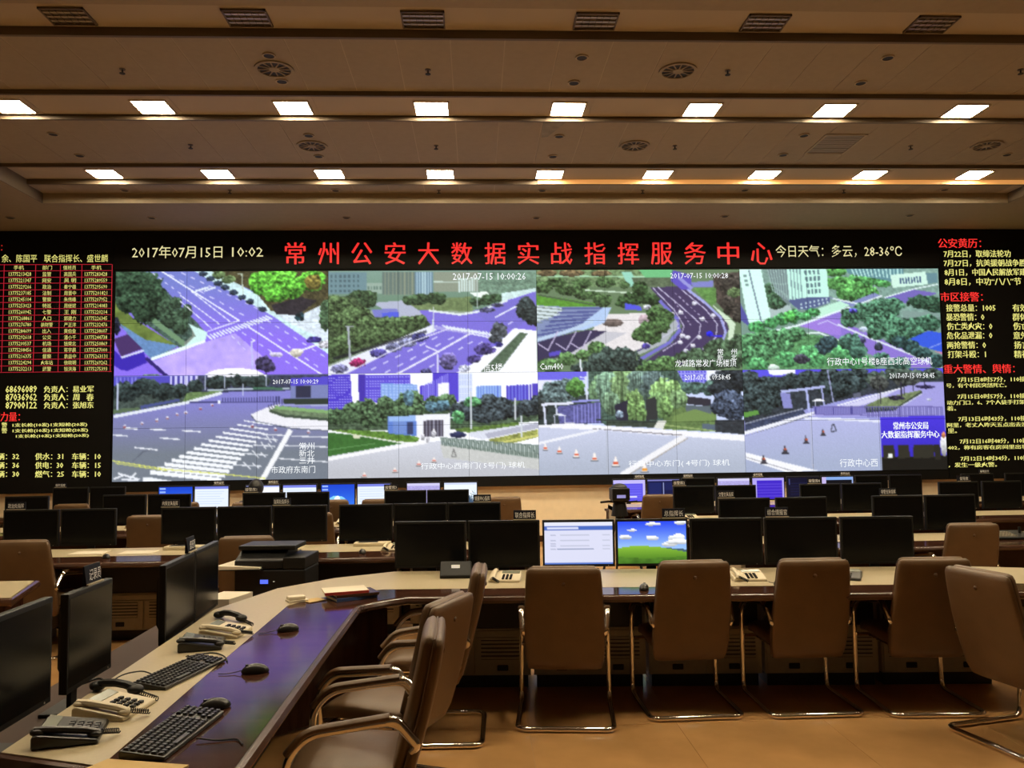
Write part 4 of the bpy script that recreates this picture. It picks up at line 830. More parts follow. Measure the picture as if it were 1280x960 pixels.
row_console('last row console right of the aisle, in front of the wall', 1.95, 8.9, ROWS[4], 6, 'row consoles')
for i, (x, y) in enumerate([(-4.2,7.50),(-2.95,7.50),(-1.1,7.50),(-.2,7.50)]):
    cabinet('grey louvred cabinet under the second row console, %s from the left' % ORD[i], x, y+.10, 0, group='cabinets under the second row', w=.8, d=.24)
# desk return at the far left edge
t = thing('side_desk', 'corner of a beige topped desk at the left picture edge', 'desk', (-3.9, 5.9, 0))
MB().prism([(-.9,-.32),(.88,-.32),(.68,.36),(-.9,.36)], .715, .75).build('top', M_BEIGE, t)
MB().tube([(-.9,-.33,.722),(.90,-.33,.722),(.69,.37,.722)], .032, 8, flat=.85).build('rolled_edge', M_WOODEDGE, t, smooth=True)
MB().box(-.9, .80, -.24, -.20, .02, .715).box(.60, .64, -.20, .3, .02, .715).build('panel', M_WOOD, t)

# ================================================================== monitors
SW, SH = .494, .315
def small(kind):
    c = Canvas(64, 40, 0, 0, 640, 400, (200,205,245))
    R = lambda x0,y0,x1,y1,col: c.poly([(x0,y0),(x1,y0),(x1,y1),(x0,y1)], col)
    if kind == 'page':
        c.C[:] = (214,216,238); R(0,0,640,45,(222,224,240)); R(0,45,640,85,(74,106,190)); R(30,55,320,70,(210,215,240)); R(0,380,640,400,(84,116,196))
        for i in range(7): R(60,120+26*i,110,128+26*i,(176,180,205)); R(150,120+26*i,420,126+26*i,(186,190,210)); R(540,120+26*i,610,126+26*i,(190,194,214))
        R(120,250,460,256,(140,150,180))
    elif kind == 'hill':
        c.grad([(0,0),(640,0),(640,400),(0,400)], (40,70,235), (150,190,245), 0, 240)
        c.blobs([(470,220,90,24),(320,160,50,22),(560,160,80,36),(560,200,110,26),(80,150,60,20),(130,85,50,12),(340,30,70,16),(600,20,60,20)], (246,250,255), tex=.1, rag=.9, ts=40)
        c.grad([(0,250),(180,225),(400,245),(640,285),(640,400),(0,400)], (140,190,60), (62,110,30), 230, 400); c.poly([(0,330),(260,350),(640,330),(640,400),(0,400)], (60,96,36), .45, tex=.5, ts=60); c.poly([(420,248),(640,268),(640,292)], (70,96,110))
    elif kind == 'blue':
        c.grad([(0,0),(640,0),(640,400),(0,400)], (24,66,205), (50,120,236), 0, 400); c.blob(300,330,190,120,(120,190,245),tex=.1,rag=.1); c.blob(310,300,60,90,(240,248,252),tex=.1)
        for i in range(4):
            R(20,25+60*i,130,50+60*i,(150,180,240))
    elif kind == 'white':
        c.C[:] = (226,236,250); R(0,0,640,50,(120,130,225)); 
        for i in range(6): R(40,90+45*i,560-40*(i % 3),100+45*i,(196,212,236))
    elif kind == 'whitegrid':
        c.C[:] = (240,243,252); R(0,0,640,30,(150,160,225)); c.line([(230,30),(230,400)],8,(205,210,230)); c.line([(0,150),(640,150)],8,(212,216,235))
    elif kind == 'lilac':
        c.C[:] = (176,168,222); R(0,0,640,50,(206,202,238)); c.poly([(0,60),(640,60),(640,400),(0,400)],(172,164,220),1.,tex=.15)
    elif kind == 'bright':
        c.C[:] = (232,240,250); R(0,240,640,400,(60,84,110)); c.blob(560,240,60,90,(200,220,240)); R(0,0,640,40,(205,215,245))
    elif kind == 'purple':
        c.C[:] = (92,84,226); R(0,0,640,70,(190,182,242)); R(590,0,640,400,(190,182,242))
        for i in range(6): R(180,110+45*i,560,120+45*i,(110,104,236))
        R(220,300,470,330,(210,208,248))
    elif kind == 'violet':
        c.C[:] = (172,160,236); R(90,50,600,400,(64,38,196))
        for i in range(5): R(90,110+55*i,600,130+55*i,(84,62,206))
    elif kind == 'navy':
        c.C[:] = (18,22,66); R(0,0,640,26,(120,120,190)); R(30,60,280,380,(24,34,92)); R(310,60,330,380,(130,140,190)); R(350,60,620,200,(22,30,84))
    elif kind == 'navy2':
        c.C[:] = (14,14,40); R(30,30,50,140,(70,74,130))
        for i in range(5): c.line([(60,120+50*i),(600,90+50*i)], 6, (26,28,72))
    elif kind == 'framed':
        c.C[:] = (8,8,18); R(0,0,640,60,(130,165,225)); R(0,0,90,400,(190,176,226)); R(610,0,640,400,(150,170,220))
    return c.C
_scr = {}
def screen_mesh(kind):
    if kind not in _scr:
        _scr[kind] = picture_mesh('screen', small(kind), -SW/2, SW/2, .125, .125+SH, -.0225)
    return _scr[kind]
def build_monitor():
    t = thing('monitor', '', 'monitor')
    w = SW/2+.014; z0, z1 = .105, .458
    b = MB()
    b.box(-w, w, -.022, .012, z0, z1)
    h = b.build('bezel', M_BLACK, t, bevel=.004)
    MB().xprism([(.012,z0+.02),(.045,z0+.08),(.045,z1-.08),(.012,z1-.02)], -w*.72, w*.72).build('rear_shell', M_BLACK, t)
    MB().box(-.035, .035, .045, .065, .01, .30).build('neck', M_BLACK, t, bevel=.004)
    MB().prism([(-.12,-.06),(.12,-.06),(.14,.14),(-.14,.14)], 0, .014).build('foot', M_BLACK, t, bevel=.004)
    MB().box(-SW/2, SW/2, -.0232, -.0224, .125, .125+SH).build('screen', M_SCREEN_OFF, t)
    MB().box(w-.05, w-.044, -.0235, -.022, z0+.006, z0+.012).build('power_light', M_CREAM2, t)
    return t
MON = build_monitor(); _mon_used = [False]
def monitor(label, x, y, z, rz, kind=None, group=None):
    o = MON if not _mon_used[0] else copy_tree(MON)
    _mon_used[0] = True
    o.location = (x, y, z); o.rotation_euler = (0, 0, rz); o.scale = (1, 1, 1); o['label'] = label
    if group: o['group'] = group
    if kind:
        for ch in o.children:
            if ch.name.startswith('screen'):
                me = screen_mesh(kind); ch.data = me; ch['label'] = 'lit screen'
    return o
ZS = .655
row1 = [(-.35,None),(.21,None),(.775,'page'),(1.33,'hill'),(1.89,None),(2.45,None),(3.02,None)]
lit1 = {'page': 'lit monitor showing a pale web page in the front row', 'hill': 'lit monitor showing a green hill and blue sky in the front row'}
# the unlit ones must stay copies of the unlit prototype, so they are placed first
lab_i = 0
for i, (x, kd) in enumerate(row1):
    if kd is None: monitor('switched-off black monitor in the front row, %s from its left end' % ORD[i], x, 6.40-.065*x, ZS, -.065, None, 'front row monitors').scale = (1.045, 1, 1)
for i, (y, x, dz, sc) in enumerate([(3.17,-1.72,0,(1.08,1,1.17)),(3.745,-1.70,0,(.80,1,1.15)),(4.60,-1.615,.05,(.99,1,1.14)),(5.14,-1.645,.05,(.99,1,1.14))]):
    o = monitor('switched-off black monitor behind the left console arm, %s from the camera' % ORD[i], x, y, .59, math.pi/2+dz, None, 'left arm monitors'); o.scale = sc
row2 = [-4.28,-3.74,-2.79,-2.255,-1.72,-1.08,-.55,-.02,2.68,3.26,4.25,4.79,5.9,6.45]
for i, x in enumerate(row2):
    monitor('switched-off black monitor in the second row, %s from its left end' % ORD[i], x, 8.26, ZS, 0, None, 'second row monitors')
row3 = [-5.48,-4.31,-3.77,-2.62,-2.08,-.88,-.35,2.75,3.29,4.38,4.92,6.19,6.76]
for i, x in enumerate(row3):
    monitor('switched-off black monitor in the third row, %s from its left end' % ORD[i], x, 10.46, ZS, 0, None, 'third row monitors')
row4 = [(-5.91,None),(-5.38,None),(-4.4,'blue'),(-3.88,'white'),(-3.14,'whitegrid'),(-2.6,'white'),(-2.04,'blue'),(-1.51,'white'),(-.78,'lilac'),(-.23,'bright'),
        (2.3,'purple'),(2.82,'navy'),(3.35,None),(3.89,'lilac'),(4.42,'violet'),(4.96,'navy2'),(5.49,'framed'),(6.02,None),(6.55,None),(7.68,None),(8.37,None)]
kn = dict(blue='blue desktop',white='white page',whitegrid='white form',lilac='lilac page',bright='bright photo',purple='purple list',navy='navy map',violet='violet window',navy2='dark navy chart',framed='pale framed dark window')
for i, (x, kd) in enumerate(row4):
    if kd is None: monitor('switched-off black monitor in the last row, %s from its left end' % ORD[i], x, 12.46, ZS, 0, None, 'last row monitors').scale = (.975, 1, 1)
for i, (x, kd) in enumerate(row1):
    if kd: monitor(lit1[kd], x, 6.40-.065*x, ZS, -.065, kd, 'front row monitors').scale = (1.045, 1, 1)
for i, (x, kd) in enumerate(row4):
    if kd: monitor('lit %s monitor in the last row, %s from its left end' % (kn[kd], ORD[i]), x, 12.46, ZS, 0, kd, 'last row monitors').scale = (.975, 1, 1)

# name plates standing on the monitors
def plate(label, text, x, y, z, rz=0., w=.172, h=.074):
    t = thing('name_plate', label, 'name plate', (x, y, z), rz, 'name plates on the monitors')
    MB().xprism([(-.008,.0),(.012,.0),(.010,h),(.004,h)], -w/2, w/2).build('board', M_PLATE, t, bevel=.0015)
    MB().box(-w/2, w/2, -.016, -.007, 0, .007).build('ledge', M_CREAM2, t)
    n = len(text); tw = min(w*.86, n*.036)
    text_plane('lettering', text, -tw/2, h*.22, tw/2, h*.8, -.0098, M_PLATETXT, t)
    return t
ZT = ZS+.458
for text, x, w_ in (('联合指挥长',.37,'second'),('总指挥长',1.50,'fourth, green hill,'),('综合情报官',2.28,'sixth')):
    plate('black lettered name plate standing on the %s front row monitor' % w_, text, x, 6.40-.065*x, ZT+.001, -.065)
plate('small lettered name plate on the second left-arm monitor', '记录员', -1.70, 3.80, .59+.458*1.15+.001, math.pi/2, w=.15, h=.085)
plate('small lettered name plate between the third and fourth left-arm monitors', '值班员', -1.63, 4.86, .59+.458*1.14+.001, math.pi/2+.048, w=.15, h=.085)
for i, (text, x) in enumerate((('政治处指挥',-4.43),('内保支队指挥',-2.97),('指挥处指挥长',-1.90),('情报中心指挥',.06),('交警支队指挥',2.50),('特警支队指挥',4.16))):
    plate('small name plate on the second row monitors, %s from the left' % ORD[i], text, x, 8.26, ZT+.001)
for i, (text, x) in enumerate((('接警席1',-2.78),('接警席3',-1.06),('接警席2',2.57),('接警席4',4.31),('督导席',6.27))):
    plate('small name plate on the third row monitors, %s from the left' % ORD[i], text, x, 10.46, ZT+.001)
for i, (text, x) in enumerate((('视频监控',-6.06),('视频监控',-3.78),('视频监控',-2.99),('视频指挥',2.46),('视频指挥',3.20),('视频指挥',4.27),('视频指挥',5.62),('视频指挥',7.80))):
    plate('small name plate on the last row monitors, %s from the left' % ORD[i], text, x, 12.46, ZT+.001, w=.16, h=.065)

# ================================================================== chairs
def build_chair():
    t = thing('cantilever_chair', '', 'chair')
    def side(s):
        return [(s*.234,-.180,.545),(s*.250,-.205,.570),(s*.264,-.125,.672),(s*.277,.205,.632),(s*.282,.285,.545),(s*.287,.275,.0175),(s*.287,-.275,.0175)]
    path = side(1)+side(-1)[::-1]
    MB().tube(fillet(path, .065, 6), .0165, 12).build('frame', M_CHROME, t, smooth=True)
    MB().tube([(-.28,.255,.385),(.28,.255,.385)], .011, 8).build('seat_bar', M_CHROME, t, smooth=True)
    MB().tube([(-.205,-.06,.392),(.205,-.06,.392)], .011, 8).build('seat_bar', M_CHROME, t, smooth=True)
    MB().tube([(-.2,-.07,.390),(-.2,.255,.385)], .011, 8).tube([(.2,-.07,.390),(.2,.255,.385)], .011, 8).build('seat_rail', M_CHROME, t, smooth=True)
    # seat cushion
    S = []
    for y, z, w, th in ((-.135,.437,.205,.012),(-.13,.437,.222,.03),(-.10,.437,.232,.042),(-.02,.44,.238,.046),(.12,.447,.240,.046),(.22,.447,.240,.044),(.285,.435,.238,.040),(.315,.42,.232,.030),(.325,.41,.222,.012)):
        S.append((y, z, 0, 1, w, th))
    MB().slab(S, 32).build('seat', M_LEATHER, t, smooth=True, autosmooth=60)
    def backsec(rows, off, dw, dt):
        P = []
        for k, (y, z, w, th) in enumerate(rows):
            a = rows[max(k-1,0)]; b = rows[min(k+1,len(rows)-1)]
            ty, tz = b[0]-a[0], b[1]-a[1]; L = math.hypot(ty, tz) or 1
            ny, nz = tz/L, -ty/L
            P.append((y+ny*off, z+nz*off, ny, nz, w+dw, th*dt))
        return P
    rows = [(-.105,.335,.205,.010),(-.112,.345,.225,.022),(-.135,.40,.238,.026),(-.165,.50,.244,.027),(-.195,.60,.243,.027),(-.222,.70,.239,.027),(-.245,.80,.233,.027),(-.262,.88,.228,.026),(-.272,.93,.223,.024),(-.276,.953,.214,.016),(-.277,.96,.198,.006)]
    MB().slab(backsec(rows, -.012, 0, 1), 32).build('back_shell', M_LEATHER, t, smooth=True, autosmooth=60)
    rows2 = [(-.13,.43,.19,.008),(-.135,.44,.21,.020),(-.16,.50,.218,.028),(-.19,.60,.218,.031),(-.217,.70,.216,.032),(-.24,.80,.212,.033),(-.258,.88,.208,.034),(-.266,.925,.204,.034),(-.272,.948,.198,.027),(-.275,.960,.186,.010)]
    MB().slab(backsec(rows2, .022, 0, 1), 32).build('back_cushion', M_LEATHER, t, smooth=True, autosmooth=60)
    # seam piping round the back and the button on its rear
    L = []
    for s in (-1, 1):
        L.append([(s*(r[4]*.985), r[0]+.018*r[2], r[1]+.018*r[3]) for r in backsec(rows[1:-1], -.012, 0, 1)])
    MB().tube(L[0]+L[1][::-1], .0045, 6).build('piping', M_LEATHER_SEAM, t, smooth=True)
    MB().ellipsoid((0,-.298,.865), (.013,.008,.013), 10, 6).build('button', M_LEATHER_SEAM, t, smooth=True)
    for s in (-1, 1):
        MB().tube(fillet([(s*.2655,-.085,.668),(s*.264,-.125,.672),(s*.252,-.198,.580)], .045, 6), .0195, 12).build('arm_bracket', M_CHROME, t, smooth=True)
        pts = fillet([(s*.282,.284,.565),(s*.278,.212,.648),(s*.265,-.10,.686)], .05, 6)
        MB().tube(pts, .021, 10, flat=.72).build('armrest_pad', M_LEATHER, t, smooth=True)
    return t
CH = build_chair(); _ch_used = [False]
def chair(label, x, y, deg, group=None):
    o = CH if not _ch_used[0] else copy_tree(CH)
    _ch_used[0] = True
    o.location = (x, y, 0); o.rotation_euler = (0, 0, math.radians(deg)); o['label'] = label
    if group: o['group'] = group
    return o
g = 'chairs at the front console'
chair('tan leather cantilever chair seen square from behind, before the web page monitor', .545, 5.27, -6, g)
chair('tan leather cantilever chair before the green hill monitor', 1.335, 5.41, 1, g)
chair('tan leather cantilever chair third from the left along the straight front console', 2.085, 5.395, 0, g)
chair('tan leather cantilever chair rightmost along the straight front console', 2.83, 5.335, -3, g)
chair('tan leather cantilever chair turned right, overlapping the rightmost front chair', 3.08, 4.66, -77, g)
chair('tan leather cantilever chair cut off by the right picture edge', 3.17, 4.02, -84, g)
chair('tan leather cantilever chair nearest the camera, facing the left console arm', -.44, 3.50, 91, g)
chair('tan leather cantilever chair in the middle of the three facing the left console arm', -.38, 4.21, 66, g)
chair('tan leather cantilever chair farthest of the three facing the left console arm', -.245, 5.08, 88, g)
g = 'chairs at the second row'
for x, y, l in ((-3.68,7.22,'at the far left, above the side desk'),(-1.88,7.22,'behind the black printer'),(4.22,7.22,'right of the aisle behind the front chairs')):
    chair('tan leather chair at the second row console, %s' % l, x, y, 0, g)
g = 'chairs at the third row'
for x, y, l in ((-3.52,9.42,'half hidden left of the middle'),(-1.78,9.42,'a sliver between two monitor groups')):
    chair('tan leather chair at the third row console, %s' % l, x, y, 0, g)
g = 'chairs at the last row'
for i, x in enumerate((-5.24,-3.84,-1.90,-1.28,.37,2.45)):
    chair('tan leather chair at the last row by the wall, %s from the left' % ORD[i], x, 11.35, 0, g)
chair('tan leather chair at the last row under the seated person', -2.91, 11.15, 0, g)

# ================================================================== desk equipment
def coil(p0, p1, r, turns, sag=.0, n=8):
    P = []; p0, p1 = Vector(p0), Vector(p1); d = (p1-p0); N = turns*n
    t = d.normalized(); u = t.cross(Vector((0,0,1))).normalized(); w = u.cross(t)
    for i in range(N+1):
        a = 2*math.pi*i/n; q = i/N
        P.append(p0+d*q+r*(math.cos(a)*u+math.sin(a)*w)+Vector((0,0,-sag*4*q*(1-q))))
    return P
def phone(label, x, y, z, rz, dark=False, group=None):
    mb_, mk = (M_BLACK_SATIN, M_BLACK) if dark else (M_CREAM, M_CREAM2)
    t = thing('desk_phone', label, 'phone', (x, y, z), rz, group)
    MB().xprism([(-.10,0),(.10,0),(.10,.040),(.085,.046),(-.095,.016)], -.11, .11).build('base', mb_, t, bevel=.006)
    # handset lies along the left side
    hs = MB(); hs.tube([(-.078,-.095,.027),(-.078,-.06,.038),(-.078,0,.047),(-.078,.06,.054),(-.078,.095,.054)], .0155, 8, flat=.8)
    h = hs.build('handset', mb_, t, smooth=True)
    for yy, zz in ((-.085,.025),(.085,.049)): MB().ellipsoid((-.078,yy,zz), (.023,.025,.013), 12, 8).build('earpiece', mb_, h, smooth=True)
    MB().add([(-.03,.045,.042),(.095,.045,.042),(.095,.085,.052),(-.03,.085,.052),(-.03,.045,.034),(.095,.045,.034),(.095,.085,.038),(-.03,.085,.038)],
             [(0,1,2,3),(4,7,6,5),(0,4,5,1),(1,5,6,2),(2,6,7,3),(3,7,4,0)]).build('display', M_LCD, t)
    kb = MB()
    for i in range(3):
        for j in range(4):
            xx = -.01+i*.026; yy = -.075+j*.026; zz = .016+(yy+.095)/.18*.030
            kb.box(xx-.008, xx+.008, yy-.008, yy+.008, zz-.004, zz+.008)
    kb.build('keypad', M_BLACK if not dark else mat('dark_keys', (.05,.05,.05), .4), t)
    MB().tube(coil((-.078,-.105,.03), (-.03,-.15,.012), .008, 9, 0, 7), .0022, 5).build('cord', M_BLACK, t, smooth=True)
    return t
Z = .7505
P90 = math.pi/2
phone('black desk phone nearest the camera on the left console arm', -1.37, 2.93, Z, P90+.25, True, 'phones on the left arm')
phone('cream desk phone beside the nearest black phone on the left arm', -1.335, 3.185, Z, P90-.15, False, 'phones on the left arm')
phone('black desk phone farther along the left console arm', -1.33, 4.15, Z, P90+.2, True, 'phones on the left arm')
phone('cream desk phone farther along the left console arm', -1.29, 4.40, Z, P90-.1, False, 'phones on the left arm')
phone('cream desk phone left of the front chairs under the switched-off pair', .20, 5.86, Z, -.15, False, 'phones on the front console')
phone('cream desk phone between the second and third front chairs', 1.86, 5.70, Z, -.1, False, 'phones on the front console')
phone('black desk phone between the third and fourth front chairs', 2.52, 5.66, Z, -.5, True, 'phones on the front console')
phone('cream desk phone on the second row beside the tall front monitors', -.74, 7.62, Z, -.1, False, 'phones on the rows behind')
phone('cream desk phone on the second row right of the aisle', 3.82, 7.65, Z, -.2, False, 'phones on the rows behind')
phone('cream desk phone on the third row behind the far left chair', -3.98, 10.0, Z, 0, False, 'phones on the rows behind')
phone('cream desk phone on the third row right of the aisle', 2.55, 9.95, Z, 0, False, 'phones on the rows behind')
phone('cream desk phone on the third row left of the aisle', -1.55, 10.0, Z, 0, False, 'phones on the rows behind')

def keyboard(label, x, y, z, rz, group=None):
    t = thing('keyboard', label, 'keyboard', (x, y, z), rz, group)
    MB().xprism([(-.075,0),(.075,0),(.075,.026),(.068,.028),(-.075,.012)], -.22, .22).build('body', M_BLACK_SATIN, t, bevel=.003)
    me = MB().add([(-.0085,-.0085,0),(.0085,-.0085,0),(.0085,.0085,0),(-.0085,.0085,0),(-.0065,-.006,.007),(.0065,-.006,.007),(.0065,.007,.007),(-.0065,.007,.007)],
                  [(4,5,6,7),(0,1,5,4),(1,2,6,5),(2,3,7,6),(3,0,4,7)]).mesh('key')
    me.materials.append(mat('key_cap', (.022,.021,.02), .35))
    for j in range(6):
        yy = -.058+j*.0225; zz = .0125+(yy+.075)/.143*.0155
        for i in range(20):
            xx = -.205+i*.0215
            if j == 0 and 4 <= i <= 8: continue
            if i in (15,) or (j in (2,) and 15 <= i <= 16): continue
            o = link('key', me, None, t); o.location = (xx, yy, zz)
        if j == 0:
            MB().box(-.122, -.03, yy-.0085, yy+.0085, zz, zz+.006).build('space_bar', mat('key_cap', (.022,.021,.02)), t)
    return t
keyboard('black keyboard nearest the camera on the left console arm', -1.02, 2.91, Z, P90-.12, 'keyboards')
keyboard('black keyboard farther back on the beige strip of the left arm', -1.26, 3.66, Z, P90-.25, 'keyboards')
def mouse(label, x, y, z, rz, group='mice'):
    t = thing('mouse', label, 'mouse', (x, y, z), rz, group)
    MB().ellipsoid((0,0,.004), (.031,.058,.034), 16, 12, zmin=-.1).build('body', M_BLACK_SATIN, t, smooth=True)
    MB().cyl(0, 0, -.004, .004, .007, 10).build('wheel', M_CABDARK, t).location = (0, .034, .032)
    MB().tube([(0,.055,.012),(.006,.085,.005),(.0,.12,.003),(.01,.15,.003)], .002, 5).build('cable', M_BLACK, t, smooth=True)
    return t
mouse('black mouse beside the nearest keyboard', -.975, 3.19, Z, P90+.4)
mouse('black mouse on the dark strip beside the second keyboard', -.95, 3.66, Z, P90+.2)
mouse('black mouse alone on the dark strip near the left corner', -.985, 4.44, Z, P90+.5)
mouse('black mouse right of the second front chair', 1.98, 5.42, Z, .2)
mouse('black mouse left of the second front chair', 1.08, 5.40, Z, -.3)
def handset(label, x, y, rz, L=.2):
    t = thing('radio_handset', label, 'handset', (x, y, Z), rz, 'black handsets on the left arm')
    MB().tube([(-L/2,0,.02),(-L*.25,0,.034),(0,0,.038),(L*.25,0,.034),(L/2,0,.022)], .018, 8, flat=.9).build('grip', M_BLACK, t, smooth=True)
    for s in (-1, 1): MB().ellipsoid((s*L*.46,0,.020), (.034,.030,.019), 12, 8).build('ear_cup', M_BLACK, t, smooth=True)
    MB().tube(coil((L*.5,0,.012), (L*.5+.14,-.05,.010), .008, 10, 0, 7), .0022, 5).build('coiled_cord', M_BLACK, t, smooth=True)
    return t
handset('black handset with coiled cord behind the nearest cream phone', -1.43, 3.42, -.35)
handset('black handset with coiled cord beyond the farther cream phone', -1.37, 4.74, -.6)
def cable(label, pts, r=.003, grp='loose cables'):
    o = MB().tube(fillet(pts, .06, 5), r, 6).build('cable', M_BLACK, None, smooth=True)
    return tag(o, label, 'cable', grp)
cable('thin black cable looping behind the second keyboard', [(-1.51,3.52,.754),(-1.48,3.60,.775),(-1.42,3.66,.77),(-1.37,3.64,.757)])
cable('thin black cable between the farther keyboard and black phone', [(-1.30,3.86,.779),(-1.34,3.93,.755),(-1.24,4.02,.754),(-1.16,3.94,.754),(-1.12,3.84,.753)])
cable('thin black cable from the nearest keyboard over the dark strip', [(-.93,2.85,.76),(-.86,2.84,.753),(-.80,2.86,.753),(-.765,2.80,.752)])
cable('black cables dropping behind the near left-arm monitor', [(-1.72,3.42,.60),(-1.68,3.40,.597),(-1.63,3.46,.596),(-1.62,3.34,.596)], .004)
cable('black cables tangled on the shelf beside the third left-arm monitor', [(-1.95,4.12,.597),(-1.85,4.02,.615),(-1.78,4.10,.635),(-1.72,4.0,.597),(-1.66,4.18,.597)], .005)
# papers, notes, books
tag(MB().prism([(-1.15,2.70),(-1.20,2.60),(-.93,2.50),(-.88,2.63)], Z, Z+.006).build('envelope', M_MANILA), 'yellow envelope at the near end of the left console arm', 'envelope')
tag(MB().prism([(-1.09,5.26),(-1.02,5.18),(-.93,5.26),(-1.0,5.33)], Z, Z+.004).build('sticky_note', M_MANILA), 'yellow paper slip left of the book pile', 'paper')
t = thing('notepad', 'cream folded notepad left of the book pile', 'notepad', (-1.11, 5.24, Z), .5)
MB().box(-.06, .06, -.04, .04, 0, .012).build('lower_pad', M_PAPER, t); MB().box(-.055, .05, -.025, .04, .0125, .034).build('folded_sheet', M_PAPER, t, bevel=.006)
def book(label, x, y, z, rz, w, d, h, cover, spine=None):
    t = thing('book', label, 'book', (x, y, z), rz, 'books on the front console')
    MB().box(-w/2+.004, w/2-.004, -d/2+.004, d/2-.002, .003, h-.003).build('pages', M_PAPER, t)
    c = MB().box(-w/2, w/2, -d/2, d/2, 0, .003).box(-w/2, w/2, -d/2, d/2, h-.003, h)
    MB().box(-w/2, w/2, -d/2-.003, -d/2, 0, h).build('spine', spine or cover, t)
    c.build('cover', cover, t)
book('blue bound book at the bottom of the pile on the left corner', -.79, 5.33, Z, .55, .27, .19, .020, M_BLUE)
book('brown bound book in the middle of the pile on the left corner', -.775, 5.335, Z+.0205, .42, .27, .19, .016, M_WOODEDGE)
book('red edged book with a pale cover on top of the pile', -.83, 5.33, Z+.037, .30, .27, .19, .017, M_PAPER, M_RED)
tag(MB().prism([(-1.78,5.47),(-1.58,5.44),(-1.50,5.70),(-1.70,5.74)], .5905, .735).build('paper_stack', M_PAPER), 'white paper stack behind the left corner of the console', 'paper')
# dark document stand on the left of the front console
t = thing('card_reader', 'small black reader with a white tag left of the front phones', 'device', (-.15, 6.02, Z), -.05)
MB().xprism([(-.06,0),(.06,0),(.06,.10),(.02,.11),(-.06,.02)], -.11, .11).build('body', M_BLACK, t, bevel=.005)
MB().box(-.03, .03, -.018, -.014, .064, .090).build('tag', M_WHITEGLOW, t)
t = thing('tablet_tray', 'cream flat device with a dark window on the second row, left', 'device', (-2.72, 7.93, Z), 0, 'flat devices on the second row')
MB().box(-.17, .17, -.08, .08, 0, .03).build('case', M_CREAM, t, bevel=.006); MB().box(-.13, .05, -.03, .05, .0302, .034).build('window', M_BLACK, t)
u = copy_tree(t); u.location = (-.98, 7.95, Z); u['label'] = 'cream flat device with a dark window on the second row, beside the phone'
t = thing('control_keyboard', 'black control panel with rows of buttons on the second row, right edge', 'control panel', (4.92, 7.60, Z), 0)
MB().xprism([(-.12,0),(.12,0),(.12,.06),(-.12,.02)], -.22, .22).build('case', M_BLACK, t, bevel=.005)
kb = MB()
for i in range(9):
    for j in range(4):
        yy = -.08+j*.04; zz = .02+(yy+.12)/.24*.04; kb.box(-.19+i*.03, -.172+i*.03, yy, yy+.02, zz, zz+.008)
kb.build('buttons', mat('panel_buttons', (.35,.30,.22), .5), t)
MB().cyl(.16, .02, .04, .10, .012, 10).build('joystick', M_BLACK, t)
for i, (x, y) in enumerate([(-3.5,7.75),(-3.05,7.72),(-2.2,7.70)]):
    tag(MB().prism([(x-.15,y-.11),(x+.15,y-.10),(x+.14,y+.12),(x-.16,y+.11)], Z, Z+.006).build('paper_sheet', M_PAPER), 'loose white sheet on the second row desk, %s from the left' % ORD[i], 'paper', 'sheets on the second row')
for i, (x, y) in enumerate([(-1.55,7.42),(-1.0,7.40),(-3.2,7.40),(3.4,7.45)]):
    mouse('black mouse on the second row console, %s from the left' % ['second','third','first','fourth'][i], x, y, Z, .3*i, 'mice on the second row')

# ---- printer on its low stand behind the console corner
t = thing('printer_stand', 'low dark cabinet under the black printer', 'cabinet', (-1.55, 6.62, 0))
MB().box(-.33, .33, -.24, .24, .06, .50).build('body', M_SHELF, t, bevel=.006)
MB().box(-.30, .30, -.21, .21, 0, .06).build('plinth', M_BLACK, t)
for s in (-1, 1): MB().box(min(0,s*.32)+.004, max(0,s*.32)-.004, -.252, -.24, .08, .48).build('door', M_SHELF, t, bevel=.003)
t = thing('printer', 'black multifunction printer with paper in its tray behind the console corner', 'printer', (-1.55, 6.62, .5005), -.08)
MB().box(-.27, .27, -.20, .20, 0, .27).build('body', M_BLACK, t, bevel=.012)
MB().xprism([(-.20,.275),(.20,.275),(.20,.40),(-.06,.40),(-.20,.335)], -.27, .10)  .build('scanner', M_BLACK, t, bevel=.008)
MB().box(-.27, .17, -.12, .19, .405, .44).build('lid', M_BLACK, t, bevel=.008)
MB().box(.10, .27, -.20, .20, .27, .36).build('side_unit', M_BLACK, t, bevel=.008)
MB().box(-.07, -.01, -.2045, -.2005, .165, .195).build('display', M_BLUELCD, t)
MB().cyl(0, 0, 0, .003, .007, 10).build('button', M_WHITEGLOW, t).location = (.035, -.2035, .18)
tr = MB().box(-.36, -.05, -.26, .12, .272, .28).build('output_tray', M_BLACK, t)
MB().add([(-.36,-.27,.281),(-.06,-.25,.281),(-.06,.10,.281),(-.34,.10,.281),(-.38,-.27,.310),(-.06,-.25,.292),(-.06,.10,.286),(-.36,.10,.305)], [(0,3,2,1),(4,5,6,7),(0,1,5,4),(1,2,6,5),(2,3,7,6),(3,0,4,7)]).build('printed_sheets', M_PAPER, t)

